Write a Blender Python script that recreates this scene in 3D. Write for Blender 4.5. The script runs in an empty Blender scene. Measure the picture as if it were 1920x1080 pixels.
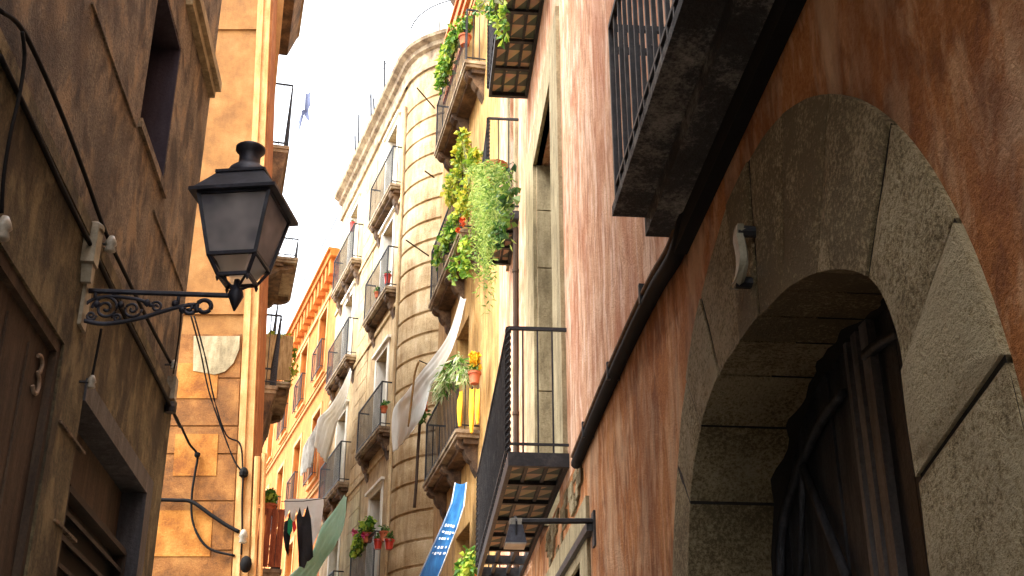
import bpy, math, random
from mathutils import Vector, Matrix, noise as mnoise
R = random.Random(7)
SC = bpy.context.scene
COL = SC.collection
PI = math.pi
# ------------------------------------------------------------------ camera
F, PITCH, HC = 2340.0, math.radians(25.0), 1.6
cam = bpy.data.cameras.new('camera'); camo = bpy.data.objects.new('camera', cam); COL.objects.link(camo)
cam.sensor_width = 36.0; cam.lens = 36.0 * F / 1920.0; cam.clip_start = .05; cam.clip_end = 500
camo.location = (0, 0, HC); camo.rotation_euler = (PI / 2 + PITCH, 0, 0); SC.camera = camo

def ray(x, y):
    a, b = x - 960, 540 - y
    return (a, F * math.cos(PITCH) - b * math.sin(PITCH), F * math.sin(PITCH) + b * math.cos(PITCH))
class Fr:                                   # a facade: x along the wall, y out of the wall, z up
    def __init__(s, O, n):
        l = math.hypot(*n); s.O = O; s.n = (n[0] / l, n[1] / l); s.u = (s.n[1], -s.n[0])
        s.rot = math.atan2(s.u[1], s.u[0])
    def at(s, x, y, off=0.):                # survey helper: facade coordinates of a sighting
        r = ray(x, y); ox = s.O[0] + s.n[0] * off; oy = s.O[1] + s.n[1] * off
        t = (ox * s.n[0] + oy * s.n[1]) / (r[0] * s.n[0] + r[1] * s.n[1])
        return ((r[0] * t - s.O[0]) * s.u[0] + (r[1] * t - s.O[1]) * s.u[1], off, r[2] * t + HC)
    def w(s, u, off, z): return (s.O[0] + s.u[0] * u + s.n[0] * off, s.O[1] + s.u[1] * u + s.n[1] * off, z)
def frdir(O, az, side):
    a = math.radians(az); d = (math.sin(a), math.cos(a))
    return Fr(O, (-d[1], d[0]) if side == 'R' else (d[1], -d[0]))
def wpt(x, y, Y):
    r = ray(x, y); t = Y / r[1]; return (r[0] * t, Y, r[2] * t + HC)
R1 = frdir((1.0, 0.0), -4.76, 'R')
L1 = frdir((-1.4, 0.0), -4.76, 'L')
E2 = 13.95
R2 = frdir((1 + R1.u[0] * E2, R1.u[1] * E2), -12.8, 'R')
R3 = frdir(wpt(745, 600, 21)[:2], -19.6, 'R')
L2 = Fr(wpt(482, 540, 14)[:2], (0, -1))
L3 = frdir(L2.O, -13.6, 'L')

# ------------------------------------------------------------------ materials
def lin(c): return tuple(((v / 255) / 12.92 if v / 255 <= .04045 else ((v / 255 + .055) / 1.055) ** 2.4) for v in c) + (1,)
MATS = {}
KD = {}
def mat(name, c1, c2=None, c3=None, scale=3., streak=0., grain=.35, bump=.25, rough=.85, metal=0., island=0., transl=0., spec=.4, dirt=0., stretch=7., bscale=60., wash=None, asp=.2):
    m = bpy.data.materials.new(name); m.use_nodes = True; nt = m.node_tree; N = nt.nodes; L = nt.links
    b = N['Principled BSDF']; b.inputs['Roughness'].default_value = rough; b.inputs['Metallic'].default_value = metal
    b.inputs['Specular IOR Level'].default_value = spec
    c2 = c2 or tuple(v * .8 for v in c1); c3 = c3 or tuple(min(255, v * 1.15) for v in c1)
    tc = N.new('ShaderNodeTexCoord'); co = tc.outputs['Object']
    n1 = N.new('ShaderNodeTexNoise'); n1.inputs['Scale'].default_value = scale; n1.inputs['Detail'].default_value = 9; n1.inputs['Roughness'].default_value = .65
    L.new(co, n1.inputs['Vector'])
    fac = n1.outputs['Fac']
    if streak:
        mp = N.new('ShaderNodeMapping'); mp.inputs['Scale'].default_value = (stretch * 2.2, stretch * 2.2, stretch * .4); L.new(co, mp.inputs['Vector'])
        n2 = N.new('ShaderNodeTexNoise'); n2.inputs['Scale'].default_value = 1.; n2.inputs['Detail'].default_value = 6; n2.inputs['Roughness'].default_value = .6
        n2.inputs['Distortion'].default_value = .25
        L.new(mp.outputs[0], n2.inputs['Vector'])
        mx = N.new('ShaderNodeMix'); mx.inputs[0].default_value = streak; L.new(fac, mx.inputs[2]); L.new(n2.outputs['Fac'], mx.inputs[3]); fac = mx.outputs[0]
    if grain:
        n3 = N.new('ShaderNodeTexNoise'); n3.inputs['Scale'].default_value = bscale; n3.inputs['Detail'].default_value = 4; n3.inputs['Roughness'].default_value = .8; L.new(co, n3.inputs['Vector'])
        a = N.new('ShaderNodeMath'); a.operation = 'MULTIPLY_ADD'; a.inputs[1].default_value = grain; L.new(n3.outputs['Fac'], a.inputs[0]); L.new(fac, a.inputs[2])
        s = N.new('ShaderNodeMath'); s.operation = 'SUBTRACT'; s.inputs[1].default_value = grain * .5; L.new(a.outputs[0], s.inputs[0]); fac = s.outputs[0]
    if island:
        g = N.new('ShaderNodeNewGeometry')
        a = N.new('ShaderNodeMath'); a.operation = 'MULTIPLY_ADD'; a.inputs[1].default_value = island; L.new(g.outputs['Random Per Island'], a.inputs[0]); L.new(fac, a.inputs[2])
        s = N.new('ShaderNodeMath'); s.operation = 'SUBTRACT'; s.inputs[1].default_value = island * .5; L.new(a.outputs[0], s.inputs[0]); fac = s.outputs[0]
    rp = N.new('ShaderNodeValToRGB'); e = rp.color_ramp.elements
    e[0].position = .34; e[0].color = lin(c2); e[1].position = .68; e[1].color = lin(c3)
    k = rp.color_ramp.elements.new(.5); k.color = lin(c1)
    L.new(fac, rp.inputs[0]); colr = rp.outputs[0]
    if dirt:                                  # patches of old grime with a shape of their own
        n4 = N.new('ShaderNodeTexNoise'); n4.inputs['Scale'].default_value = 1.3; n4.inputs['Detail'].default_value = 10; n4.inputs['Roughness'].default_value = .7; L.new(co, n4.inputs['Vector'])
        r4 = N.new('ShaderNodeValToRGB'); r4.color_ramp.elements[0].position = .5; r4.color_ramp.elements[0].color = (0, 0, 0, 1); r4.color_ramp.elements[1].position = .72; r4.color_ramp.elements[1].color = (dirt, dirt, dirt, 1)
        L.new(n4.outputs['Fac'], r4.inputs[0])
        mm = N.new('ShaderNodeMix'); mm.data_type = 'RGBA'; L.new(r4.outputs[0], mm.inputs[0]); L.new(colr, mm.inputs[6]); mm.inputs[7].default_value = lin(tuple(v * .45 for v in c2)); colr = mm.outputs[2]
    if wash:                                  # rain-washed vertical streaks in the paint
        for col_, amt, sc, off in wash:
            mp = N.new('ShaderNodeMapping'); mp.inputs['Scale'].default_value = (sc, sc, sc * asp); mp.inputs['Location'].default_value = (off, off, off); L.new(co, mp.inputs['Vector'])
            nw = N.new('ShaderNodeTexNoise'); nw.inputs['Scale'].default_value = 1.; nw.inputs['Detail'].default_value = 7; nw.inputs['Roughness'].default_value = .62; nw.inputs['Distortion'].default_value = .4; L.new(mp.outputs[0], nw.inputs['Vector'])
            rw = N.new('ShaderNodeValToRGB'); rw.color_ramp.elements[0].position = .50; rw.color_ramp.elements[0].color = (0, 0, 0, 1); rw.color_ramp.elements[1].position = .61; rw.color_ramp.elements[1].color = (amt, amt, amt, 1); L.new(nw.outputs['Fac'], rw.inputs[0])
            mw = N.new('ShaderNodeMix'); mw.data_type = 'RGBA'; L.new(rw.outputs[0], mw.inputs[0]); L.new(colr, mw.inputs[6]); mw.inputs[7].default_value = lin(col_); colr = mw.outputs[2]
    L.new(colr, b.inputs['Base Color'])
    if bump:
        n5 = N.new('ShaderNodeTexNoise'); n5.inputs['Scale'].default_value = bscale * .55; n5.inputs['Detail'].default_value = 6; n5.inputs['Roughness'].default_value = .7; L.new(co, n5.inputs['Vector'])
        ad = N.new('ShaderNodeMath'); ad.operation = 'MULTIPLY_ADD'; ad.inputs[1].default_value = 2.0; L.new(fac, ad.inputs[0]); L.new(n5.outputs['Fac'], ad.inputs[2])
        bp = N.new('ShaderNodeBump'); bp.inputs['Strength'].default_value = bump; bp.inputs['Distance'].default_value = .02
        L.new(ad.outputs[0], bp.inputs['Height']); L.new(bp.outputs[0], b.inputs['Normal'])
    if transl:
        t = N.new('ShaderNodeBsdfTranslucent'); L.new(colr, t.inputs[0]); ms = N.new('ShaderNodeMixShader'); ms.inputs[0].default_value = transl
        L.new(b.outputs[0], ms.inputs[1]); L.new(t.outputs[0], ms.inputs[2]); L.new(ms.outputs[0], N['Material Output'].inputs[0])
    MATS[name] = m; return m
M = {}
M['pink'] = mat('pink_plaster', (210, 160, 124), (180, 122, 86), (234, 200, 172), scale=2.2, stretch=3.2, streak=.3, grain=.5, bump=.6, dirt=.2, asp=.26, wash=[((240, 212, 190), .7, 9, 0), ((150, 84, 50), .6, 13, 9), ((178, 104, 66), .5, 2.2, 5)])
M['terra'] = mat('terracotta_plaster', (186, 116, 58), (148, 86, 38), (208, 148, 92), scale=2.4, stretch=2.4, streak=.2, grain=.7, bump=.7, dirt=.2, asp=.4, wash=[((226, 178, 134), .7, 10, 4), ((116, 66, 34), .65, 8, 11), ((122, 66, 32), .5, 2, 2), ((226, 188, 150), .5, 3, 21)])
M['rstrip'] = mat('orange_plaster', (200, 116, 70), (170, 92, 52), (224, 150, 104), streak=.7)
M['arch'] = mat('arch_sandstone', (190, 168, 124), (136, 118, 82), (216, 198, 158), scale=5, grain=1.7, bump=1.0, dirt=.35, bscale=75, island=.5)
M['mortar'] = mat('dark_mortar', (34, 28, 22), bump=.2)
M['stone'] = mat('grey_stone', (150, 136, 104), (108, 96, 70), (186, 172, 138), scale=4, streak=.5, bump=.4, dirt=.3)
M['brown'] = mat('weathered_brown_plaster', (124, 110, 90), (84, 74, 58), (164, 148, 124), scale=2.6, stretch=2.2, streak=.12, grain=1.1, bump=.8, dirt=.3, asp=.65, wash=[((178, 150, 110), .6, 6, 2), ((46, 34, 26), .75, 5, 7), ((56, 42, 30), .6, 1.6, 4)])
M['olive'] = mat('dark_olive_stone', (92, 84, 60), (56, 50, 36), (126, 116, 86), scale=3, streak=.4, grain=.7, bump=.6, dirt=.3, asp=.55, wash=[((164, 150, 112), .45, 6, 5), ((40, 34, 26), .75, 4, 3), ((52, 46, 32), .6, 2, 8)])
M['dpanel'] = mat('dark_painted_wood', (66, 54, 42), (44, 35, 28), (90, 76, 60), streak=.7, bump=.3)
M['ochre'] = mat('ochre_plaster', (140, 96, 44), (112, 72, 28), (162, 120, 68), scale=2.2, streak=.15, grain=.4, bump=.35, dirt=.25, bscale=80)
M['quoin'] = mat('bright_ochre_block', (158, 100, 30), (124, 70, 16), (182, 130, 60), scale=3, bump=.4, dirt=.3, grain=.5, island=.25)
M['mud'] = mat('stained_ochre_stone', (132, 84, 34), (88, 54, 20), (160, 112, 56), scale=3, bump=.5, dirt=.5, grain=.5)
M['cream'] = mat('cream_pilaster', (188, 142, 86), (160, 110, 58), (210, 172, 120), streak=.6, bump=.2)
M['tanstrip'] = mat('dark_ochre_strip', (140, 86, 44), (112, 64, 30), (164, 110, 66), streak=.6)
M['tan'] = mat('tan_plaster', (188, 146, 84), (146, 104, 52), (216, 180, 122), scale=2.5, streak=.6, grain=.45, bump=.4, dirt=.3, wash=[((120, 88, 50), .6, 4, 6)])
M['rust'] = mat('banded_sandstone', (188, 164, 124), (140, 112, 74), (214, 196, 162), scale=1.8, streak=.35, grain=.5, bump=.5, dirt=.4, wash=[((132, 98, 56), .55, 2.2, 3)])
M['facade'] = mat('cream_facade', (190, 164, 122), (142, 114, 76), (214, 196, 160), scale=2, streak=.5, grain=.5, bump=.4, dirt=.35, wash=[((128, 104, 74), .5, 3, 3)])
M['orange'] = mat('orange_facade', (184, 104, 36), (156, 78, 20), (204, 136, 64), scale=2, streak=.5, grain=.3, bump=.3, dirt=.15)
M['corn'] = mat('weathered_cornice_stone', (150, 130, 104), (100, 82, 62), (188, 172, 142), scale=5, bump=.4, dirt=.4)
M['white'] = mat('white_paint', (226, 222, 210), (200, 194, 178), (238, 236, 228), streak=.4, bump=.1)
M['parapet'] = mat('pale_stained_render', (214, 210, 202), (184, 178, 168), (228, 226, 220), scale=2, dirt=.3)
M['iron'] = mat('black_iron', (34, 34, 38), (22, 22, 24), (58, 56, 56), scale=12, rough=.5, metal=.3, bump=.15)
M['slab'] = mat('blackened_slab', (46, 47, 50), (22, 23, 26), (150, 146, 138), scale=3.2, streak=0, rough=.7, bump=.5, grain=.5)
M['lampiron'] = mat('painted_lamp_iron', (36, 38, 48), (24, 26, 34), (62, 66, 78), scale=8, rough=.5, metal=.2, bump=.05, grain=.1)
M['cable'] = mat('black_cable', (14, 13, 14), (9, 9, 9), (24, 23, 23), rough=.8, spec=.15, bump=0)
M['corbel'] = mat('dark_carved_stone', (96, 74, 54), (54, 40, 30), (140, 112, 82), scale=5, bump=.6, dirt=.5)  # dark brown base with random darker patches
M['door'] = mat('dark_door_wood', (56, 58, 64), (36, 37, 42), (82, 84, 90), streak=.8, rough=.6, bump=.35)
M['doorlt'] = mat('worn_door_moulding', (112, 110, 112), (80, 78, 80), (140, 138, 138), streak=.8, rough=.6)
M['navy'] = mat('navy_recess_lining', (44, 38, 50), (30, 26, 38), (62, 56, 66), streak=.5)
M['dark'] = mat('dark_interior', (22, 20, 20), bump=0)
M['shutter'] = mat('brown_shutter_wood', (96, 66, 42), (70, 46, 28), (124, 90, 60), streak=.8)
M['louver'] = mat('dark_louver', (46, 38, 32), (32, 26, 22), (66, 56, 46), streak=.3)
M['porc'] = mat('white_porcelain', (156, 152, 138), (120, 116, 102), (186, 184, 172), rough=.3, bump=.05)
M['greybox'] = mat('grey_plastic', (134, 128, 108), (98, 92, 76), (164, 158, 140), rough=.5, bump=.1)
M['terrac'] = mat('terracotta_pot', (166, 84, 50), (130, 60, 34), (196, 114, 78), bump=.2)
M['redpot'] = mat('red_glazed_pot', (160, 34, 26), (120, 22, 18), (190, 60, 46), rough=.3, bump=0)
M['stem'] = mat('plant_stem', (92, 92, 46), bump=0)
M['leafA'] = mat('bright_leaf', (104, 150, 44), (60, 104, 30), (176, 196, 76), island=.55, transl=.4, bump=0, rough=.5)
M['leafY'] = mat('yellow_green_leaf', (156, 172, 44), (104, 134, 40), (206, 200, 80), island=.6, transl=.45, bump=0, rough=.5)
M['leafF'] = mat('feathery_leaf', (132, 160, 66), (92, 128, 48), (176, 196, 104), island=.5, transl=.45, bump=0, rough=.6)
M['leafD'] = mat('deep_leaf', (70, 112, 44), (40, 76, 32), (118, 150, 70), island=.5, transl=.35, bump=0, rough=.5)
M['spider'] = mat('pale_striped_leaf', (150, 176, 96), (88, 132, 48), (220, 226, 186), island=.7, transl=.4, bump=0)
M['fpink'] = mat('pink_petal', (206, 60, 120), (170, 40, 96), (232, 120, 160), island=.4, bump=0)
M['fred'] = mat('red_petal', (206, 80, 30), (170, 50, 20), (226, 116, 56), island=.4, bump=0)
M['fyel'] = mat('yellow_petal', (232, 190, 24), (200, 150, 14), (246, 216, 70), island=.4, bump=0)
M['cloth'] = mat('white_cloth', (240, 240, 236), (226, 224, 218), (248, 248, 246), transl=.75, bump=.1, grain=.1)
M['lace'] = mat('grey_net_cloth', (168, 164, 154), (140, 136, 126), (196, 194, 186), transl=.35, bump=.1)
M['green'] = mat('mint_cloth', (214, 244, 232), (196, 234, 218), (228, 250, 242), transl=.75, bump=.1, streak=.4)
M['blue'] = mat('blue_banner_cloth', (28, 104, 164), (20, 84, 142), (56, 134, 190), transl=.2, bump=.1)
M['black'] = mat('black_cloth', (24, 24, 28), (16, 16, 20), (40, 40, 46), bump=.15)
M['gcloth'] = mat('green_cloth', (20, 120, 84), bump=.1)
M['rcloth'] = mat('red_cloth', (176, 36, 36), bump=.1)
M['bcloth'] = mat('slate_blue_cloth', (84, 92, 120), (62, 68, 94), (110, 118, 146), bump=.1)
M['ycloth'] = mat('yellow_cloth', (228, 176, 20), (196, 140, 12), (240, 200, 60), transl=.3, bump=.1)
M['wood'] = mat('bamboo_pole', (150, 116, 70), (112, 82, 46), (180, 148, 100), streak=.5)
M['dpole'] = mat('dark_pole', (60, 44, 32), bump=.1)
M['redwood'] = mat('red_brown_boards', (128, 62, 34), (92, 42, 24), (160, 90, 54), streak=.8)
M['reed'] = mat('reed_screen', (176, 142, 96), (136, 104, 64), (204, 174, 128), streak=.9, stretch=14)
M['glass'] = mat('window_glass', (46, 50, 54), (30, 32, 36), (74, 80, 84), scale=1.2, rough=.12, bump=0, grain=0, spec=.6)
M['gglass'] = mat('green_shop_glass', (96, 112, 92), (66, 82, 66), (150, 160, 140), scale=2.5, rough=.15, bump=0, grain=0, spec=.6)
M['pave'] = mat('stone_paving', (112, 104, 94), (84, 78, 70), (140, 132, 122), bump=.4)
M['mark'] = mat('pale_lettering', (206, 214, 220), bump=0)
M['num'] = mat('worn_number_paint', (142, 126, 108), (110, 96, 80), (168, 152, 134), bump=0)
def tile_mat():
    m = bpy.data.materials.new('triangle_tiles'); m.use_nodes = True; nt = m.node_tree; N = nt.nodes; L = nt.links; b = N['Principled BSDF']; b.inputs['Roughness'].default_value = .6
    tc = N.new('ShaderNodeTexCoord'); sx = N.new('ShaderNodeSeparateXYZ'); L.new(tc.outputs['Object'], sx.inputs[0])
    def fr(o, s):
        d = N.new('ShaderNodeMath'); d.operation = 'MULTIPLY'; d.inputs[1].default_value = 1 / s; L.new(o, d.inputs[0])
        f = N.new('ShaderNodeMath'); f.operation = 'FRACT'; L.new(d.outputs[0], f.inputs[0]); return f.outputs[0]
    a = fr(sx.outputs[0], .19); c = fr(sx.outputs[1], .127)
    gt = N.new('ShaderNodeMath'); gt.operation = 'GREATER_THAN'; L.new(a, gt.inputs[0]); L.new(c, gt.inputs[1])
    ns = N.new('ShaderNodeTexNoise'); ns.inputs['Scale'].default_value = 9; ns.inputs['Detail'].default_value = 8; L.new(tc.outputs['Object'], ns.inputs['Vector'])
    mx = N.new('ShaderNodeMix'); mx.data_type = 'RGBA'; L.new(gt.outputs[0], mx.inputs[0]); mx.inputs[6].default_value = lin((186, 156, 118)); mx.inputs[7].default_value = lin((72, 80, 66))
    m2 = N.new('ShaderNodeMix'); m2.data_type = 'RGBA'; m2.blend_type = 'MULTIPLY'; m2.inputs[0].default_value = .6; L.new(mx.outputs[2], m2.inputs[6]); L.new(ns.outputs['Color'], m2.inputs[7])
    L.new(m2.outputs[2], b.inputs['Base Color']); return m
M['tile'] = tile_mat()

# ------------------------------------------------------------------ mesh builder
class MB:
    def __init__(s): s.v = []; s.f = []
    def add(s, vs, fs):
        o = len(s.v); s.v += [tuple(p) for p in vs]; s.f += [tuple(i + o for i in f) for f in fs]; return s
    def box(s, x0, x1, y0, y1, z0, z1):
        x0, x1 = min(x0, x1), max(x0, x1); y0, y1 = min(y0, y1), max(y0, y1); z0, z1 = min(z0, z1), max(z0, z1)
        return s.add([(x0, y0, z0), (x1, y0, z0), (x1, y1, z0), (x0, y1, z0), (x0, y0, z1), (x1, y0, z1), (x1, y1, z1), (x0, y1, z1)],
                     [(0, 3, 2, 1), (4, 5, 6, 7), (0, 1, 5, 4), (1, 2, 6, 5), (2, 3, 7, 6), (3, 0, 4, 7)])
    def hexa(s, b, t):                       # two quads, bottom and top
        return s.add(list(b) + list(t), [(0, 3, 2, 1), (4, 5, 6, 7), (0, 1, 5, 4), (1, 2, 6, 5), (2, 3, 7, 6), (3, 0, 4, 7)])
    def tube(s, pts, r, n=6, twist=0., r2=None, cap=True):
        pts = [Vector(p) for p in pts]; o = len(s.v); k = len(pts); acc = 0.
        for i, p in enumerate(pts):
            d = (pts[min(i + 1, k - 1)] - pts[max(i - 1, 0)]).normalized()
            a = Vector((0, 0, 1)) if abs(d.z) < .9 else Vector((0, 1, 0))
            e1 = d.cross(a).normalized(); e2 = d.cross(e1).normalized()
            rr = r if r2 is None else r + (r2 - r) * i / (k - 1)
            for j in range(n):
                t = 2 * PI * j / n + twist * i + PI / n
                s.v.append(tuple(p + e1 * rr * math.cos(t) + e2 * rr * math.sin(t)))
        for i in range(k - 1):
            for j in range(n):
                a, b = o + i * n + j, o + i * n + (j + 1) % n
                s.f.append((a, b, b + n, a + n))
        if cap: s.f.append(tuple(o + j for j in range(n - 1, -1, -1))); s.f.append(tuple(o + (k - 1) * n + j for j in range(n)))
        return s
    def lathe(s, prof, c=(0, 0, 0), n=14, a0=0., a1=2 * PI):
        full = abs(a1 - a0 - 2 * PI) < 1e-6; m = n if full else n + 1; o = len(s.v)
        for r, z in prof:
            for j in range(m):
                t = a0 + (a1 - a0) * j / n; s.v.append((c[0] + r * math.cos(t), c[1] + r * math.sin(t), c[2] + z))
        for i in range(len(prof) - 1):
            for j in range(n):
                a, b = o + i * m + j, o + i * m + (j + 1) % m; s.f.append((a, b, b + m, a + m))
        if full: s.f.append(tuple(o + j for j in range(m - 1, -1, -1))); s.f.append(tuple(o + (len(prof) - 1) * m + j for j in range(m)))
        return s
    def prism(s, poly, y0, y1):              # polygon in x,z extruded along y
        n = len(poly); o = len(s.v)
        s.v += [(x, y0, z) for x, z in poly] + [(x, y1, z) for x, z in poly]
        s.f.append(tuple(o + i for i in range(n))); s.f.append(tuple(o + n + i for i in range(n - 1, -1, -1)))
        for i in range(n): j = (i + 1) % n; s.f.append((o + i, o + n + i, o + n + j, o + j))
        return s
    def grid(s, rows):                       # rows of points
        o = len(s.v); m = len(rows[0])
        for r in rows: s.v += [tuple(p) for p in r]
        for i in range(len(rows) - 1):
            for j in range(m - 1): a = o + i * m + j; s.f.append((a, a + 1, a + m + 1, a + m))
        return s
    def leaf(s, p, d, l, w, fold=.3):
        p = Vector(p); d = Vector(d).normalized(); a = Vector((R.uniform(-1, 1), R.uniform(-1, 1), R.uniform(-.4, 1)))
        e = d.cross(a);  e = e.normalized() if e.length > 1e-4 else Vector((1, 0, 0)); n = d.cross(e).normalized()
        return s.add([p, p + d * l * .5 + e * w * .5 + n * w * fold, p + d * l, p + d * l * .5 - e * w * .5 + n * w * fold], [(0, 1, 2, 3)])
    def wall(s, u0, u1, z0, z1, holes=(), depth=4., shell=True, yf=0.):
        us = sorted({u0, u1} | {min(max(h[k], u0), u1) for h in holes for k in (0, 1)}); zs = sorted({z0, z1} | {min(max(h[k], z0), z1) for h in holes for k in (2, 3)})
        for i in range(len(us) - 1):
            for j in range(len(zs) - 1):
                cu, cz = (us[i] + us[i + 1]) / 2, (zs[j] + zs[j + 1]) / 2
                if any(h[0] < cu < h[1] and h[2] < cz < h[3] for h in holes): continue
                s.add([(us[i], yf, zs[j]), (us[i + 1], yf, zs[j]), (us[i + 1], yf, zs[j + 1]), (us[i], yf, zs[j + 1])], [(0, 3, 2, 1)])
        for h in holes:
            a, b, c, d, r = h
            if r <= 0: continue
            s.add([(a, yf, c), (b, yf, c), (b, yf, d), (a, yf, d), (a, yf - r, c), (b, yf - r, c), (b, yf - r, d), (a, yf - r, d)], [(0, 1, 5, 4), (1, 2, 6, 5), (2, 3, 7, 6), (3, 0, 4, 7)])
        if shell:
            y = yf - depth
            s.add([(u0, yf, z0), (u1, yf, z0), (u1, yf, z1), (u0, yf, z1), (u0, y, z0), (u1, y, z0), (u1, y, z1), (u0, y, z1)], [(1, 2, 6, 5), (2, 3, 7, 6), (3, 0, 4, 7), (4, 5, 6, 7)])
        return s
    def build(s, name, m, parent=None, smooth=False, fn=None):
        me = bpy.data.meshes.new(name); v = [fn(p) for p in s.v] if fn else s.v
        me.from_pydata(v, [], s.f); me.validate(); me.update()
        if smooth:
            for p in me.polygons: p.use_smooth = True
        me.materials.append(M[m] if isinstance(m, str) else m)
        o = bpy.data.objects.new(name, me); COL.objects.link(o)
        if parent: o.parent = parent
        return o
def tag(o, label, cat, group=None, kind=None):
    o['label'] = label; o['category'] = cat
    if group: o['group'] = group
    if kind: o['kind'] = kind
    return o
def thing(name, label, cat, fr=None, p=(0, 0, 0), group=None):
    o = bpy.data.objects.new(name, None); COL.objects.link(o); o.empty_display_size = .2
    if fr: o.location = fr.w(*p); o.rotation_euler = (0, 0, fr.rot)
    else: o.location = p
    return tag(o, label, cat, group)
def bez(pts, n=8):                           # smooth curve through points
    pts = [Vector(p) for p in pts]; out = []
    for i in range(len(pts) - 1):
        p0, p1, p2, p3 = pts[max(i - 1, 0)], pts[i], pts[i + 1], pts[min(i + 2, len(pts) - 1)]
        for k in range(n):
            t = k / n; out.append(.5 * ((2 * p1) + (p2 - p0) * t + (2 * p0 - 5 * p1 + 4 * p2 - p3) * t * t + (3 * p1 - p0 - 3 * p2 + p3) * t ** 3))
    out.append(pts[-1]); return out
def rel(fr, base, px, off): u, o, z = fr.at(px[0], px[1], off); return (u - base[0], o - base[1], z - base[2])

# ------------------------------------------------------------------ balcony railings
def railing(u0, u1, p, z, h, sp=.11, twist=True, r=.008, y0=0., mid=None):
    b = MB()
    for zz, rr in ((z + h, .016), (z + .06, .011)):
        b.tube([(u0, y0, zz), (u0, p, zz)], rr, 4); b.tube([(u1, y0, zz), (u1, p, zz)], rr, 4); b.tube([(u0, p, zz), (u1, p, zz)], rr, 4)
    n = max(2, round((u1 - u0) / sp))
    for i in range(1, n): x = u0 + (u1 - u0) * i / n; b.tube([(x, p, z), (x, p, z + h)], r, 4)
    n = max(2, round((p - y0) / sp))
    for i in range(1, n):
        y = y0 + (p - y0) * i / n
        for x in (u0, u1): b.tube([(x, y, z), (x, y, z + h)], r, 4)
    for x in (u0, u1):
        if twist:
            k = int(h / .012); b.tube([(x, p, z + h * i / k) for i in range(k + 1)], .021, 4, twist=.42)
        else: b.tube([(x, p, z), (x, p, z + h)], .014, 4)
    return b
def tile_balcony(root, u0, u1, p, z, h, cells, tiled=None):
    d = MB()                                  # flat-bar grid that carries the tiles
    for x in (u0, u1): d.box(x - .02, x + .02, 0, p, z - .09, z)
    d.box(u0 + .0205, u1 - .0205, p - .03, p, z - .09, z); d.box(u0 + .0205, u1 - .0205, .0, .03, z - .085, z - .002)
    for k in (1, 2): y = p * k / 3; d.box(u0 + .0205, u1 - .0205, y - .012, y + .012, z - .06, z - .003)
    for i in range(1, cells): x = u0 + (u1 - u0) * i / cells; d.box(x - .02, x + .02, .031, p - .031, z - .075, z - .004)
    bal = d.build('balcony', 'iron', root)
    t = MB(); e = u1 if tiled is None else u0 + (u1 - u0) * tiled / cells
    t.box(u0 + .022, e - .01, .032, p - .032, z - .045, z - .012); t.build('tiled_deck', 'tile', bal)
    railing(u0, u1, p, z, h).build('railing', 'iron', bal)
    return bal
def stone_balcony(root, u0, u1, p, z, h, wall='corn', panel=None, corb=True, sp=.11, fn=None):
    d = MB(); d.box(u0 - .03, u1 + .03, 0, p + .03, z - .05, z); d.box(u0 - .01, u1 + .01, 0, p + .012, z - .10, z - .0505)
    bal = d.build('balcony', wall, root, fn=fn)
    if corb:
        c = MB()
        n = 3 if u1 - u0 > 1.9 else 2
        for i in range(n):
            x = u0 + .16 + (u1 - u0 - .32) * i / (n - 1); w = .08
            poly = [(0, z - .101), (p * .95, z - .101), (p * .97, z - .17), (p * .8, z - .22), (p * .62, z - .23), (p * .55, z - .30), (p * .4, z - .36), (p * .28, z - .38), (p * .2, z - .46), (0, z - .56)]
            m = len(poly); o = len(c.v)
            c.v += [(x - w, a, b) for a, b in poly] + [(x + w, a, b) for a, b in poly]
            c.f.append(tuple(o + k for k in range(m))); c.f.append(tuple(o + m + k for k in range(m - 1, -1, -1)))
            for k in range(m): j = (k + 1) % m; c.f.append((o + k, o + m + k, o + m + j, o + j))
        c.box(u0 + .02, u1 - .02, 0, p * .7, z - .17, z - .102)
        c.build('corbel', 'corbel', bal, fn=fn)
    railing(u0, u1, p, z, h, sp=sp, twist=False).build('railing', 'iron', bal, fn=fn)
    return bal
def opening(root, u0, u1, z0, z1, rev, kind='door', frame='white', pane='glass', fn=None):
    """joinery at the back of a wall opening"""
    f = MB(); y = -rev; t = .05
    f.box(u0, u0 + t, y - .05, y + .02, z0, z1); f.box(u1 - t, u1, y - .05, y + .02, z0, z1); f.box(u0 + t, u1 - t, y - .05, y + .02, z1 - t, z1)
    m = (u0 + u1) / 2; f.box(m - .03, m + .03, y - .045, y + .025, z0, z1 - t)
    for k in (.35, .68): zz = z0 + (z1 - z0) * k; f.box(u0 + t, m - .03, y - .04, y + .012, zz - .02, zz + .02); f.box(m + .03, u1 - t, y - .04, y + .012, zz - .02, zz + .02)
    w = f.build('window' if kind == 'window' else 'balcony_door', frame, root, fn=fn)
    g = MB(); g.box(u0, u1, y - .09, y - .052, z0, z1); g.build('pane', pane, w, fn=fn)
    return w

# ================================================================== SETTING
g = MB(); g.add([(-150, -150, 0), (150, -150, 0), (150, 150, 0), (-150, 150, 0)], [(0, 1, 2, 3)])
go = g.build('ground', 'pave'); go['kind'] = 'structure'
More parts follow.
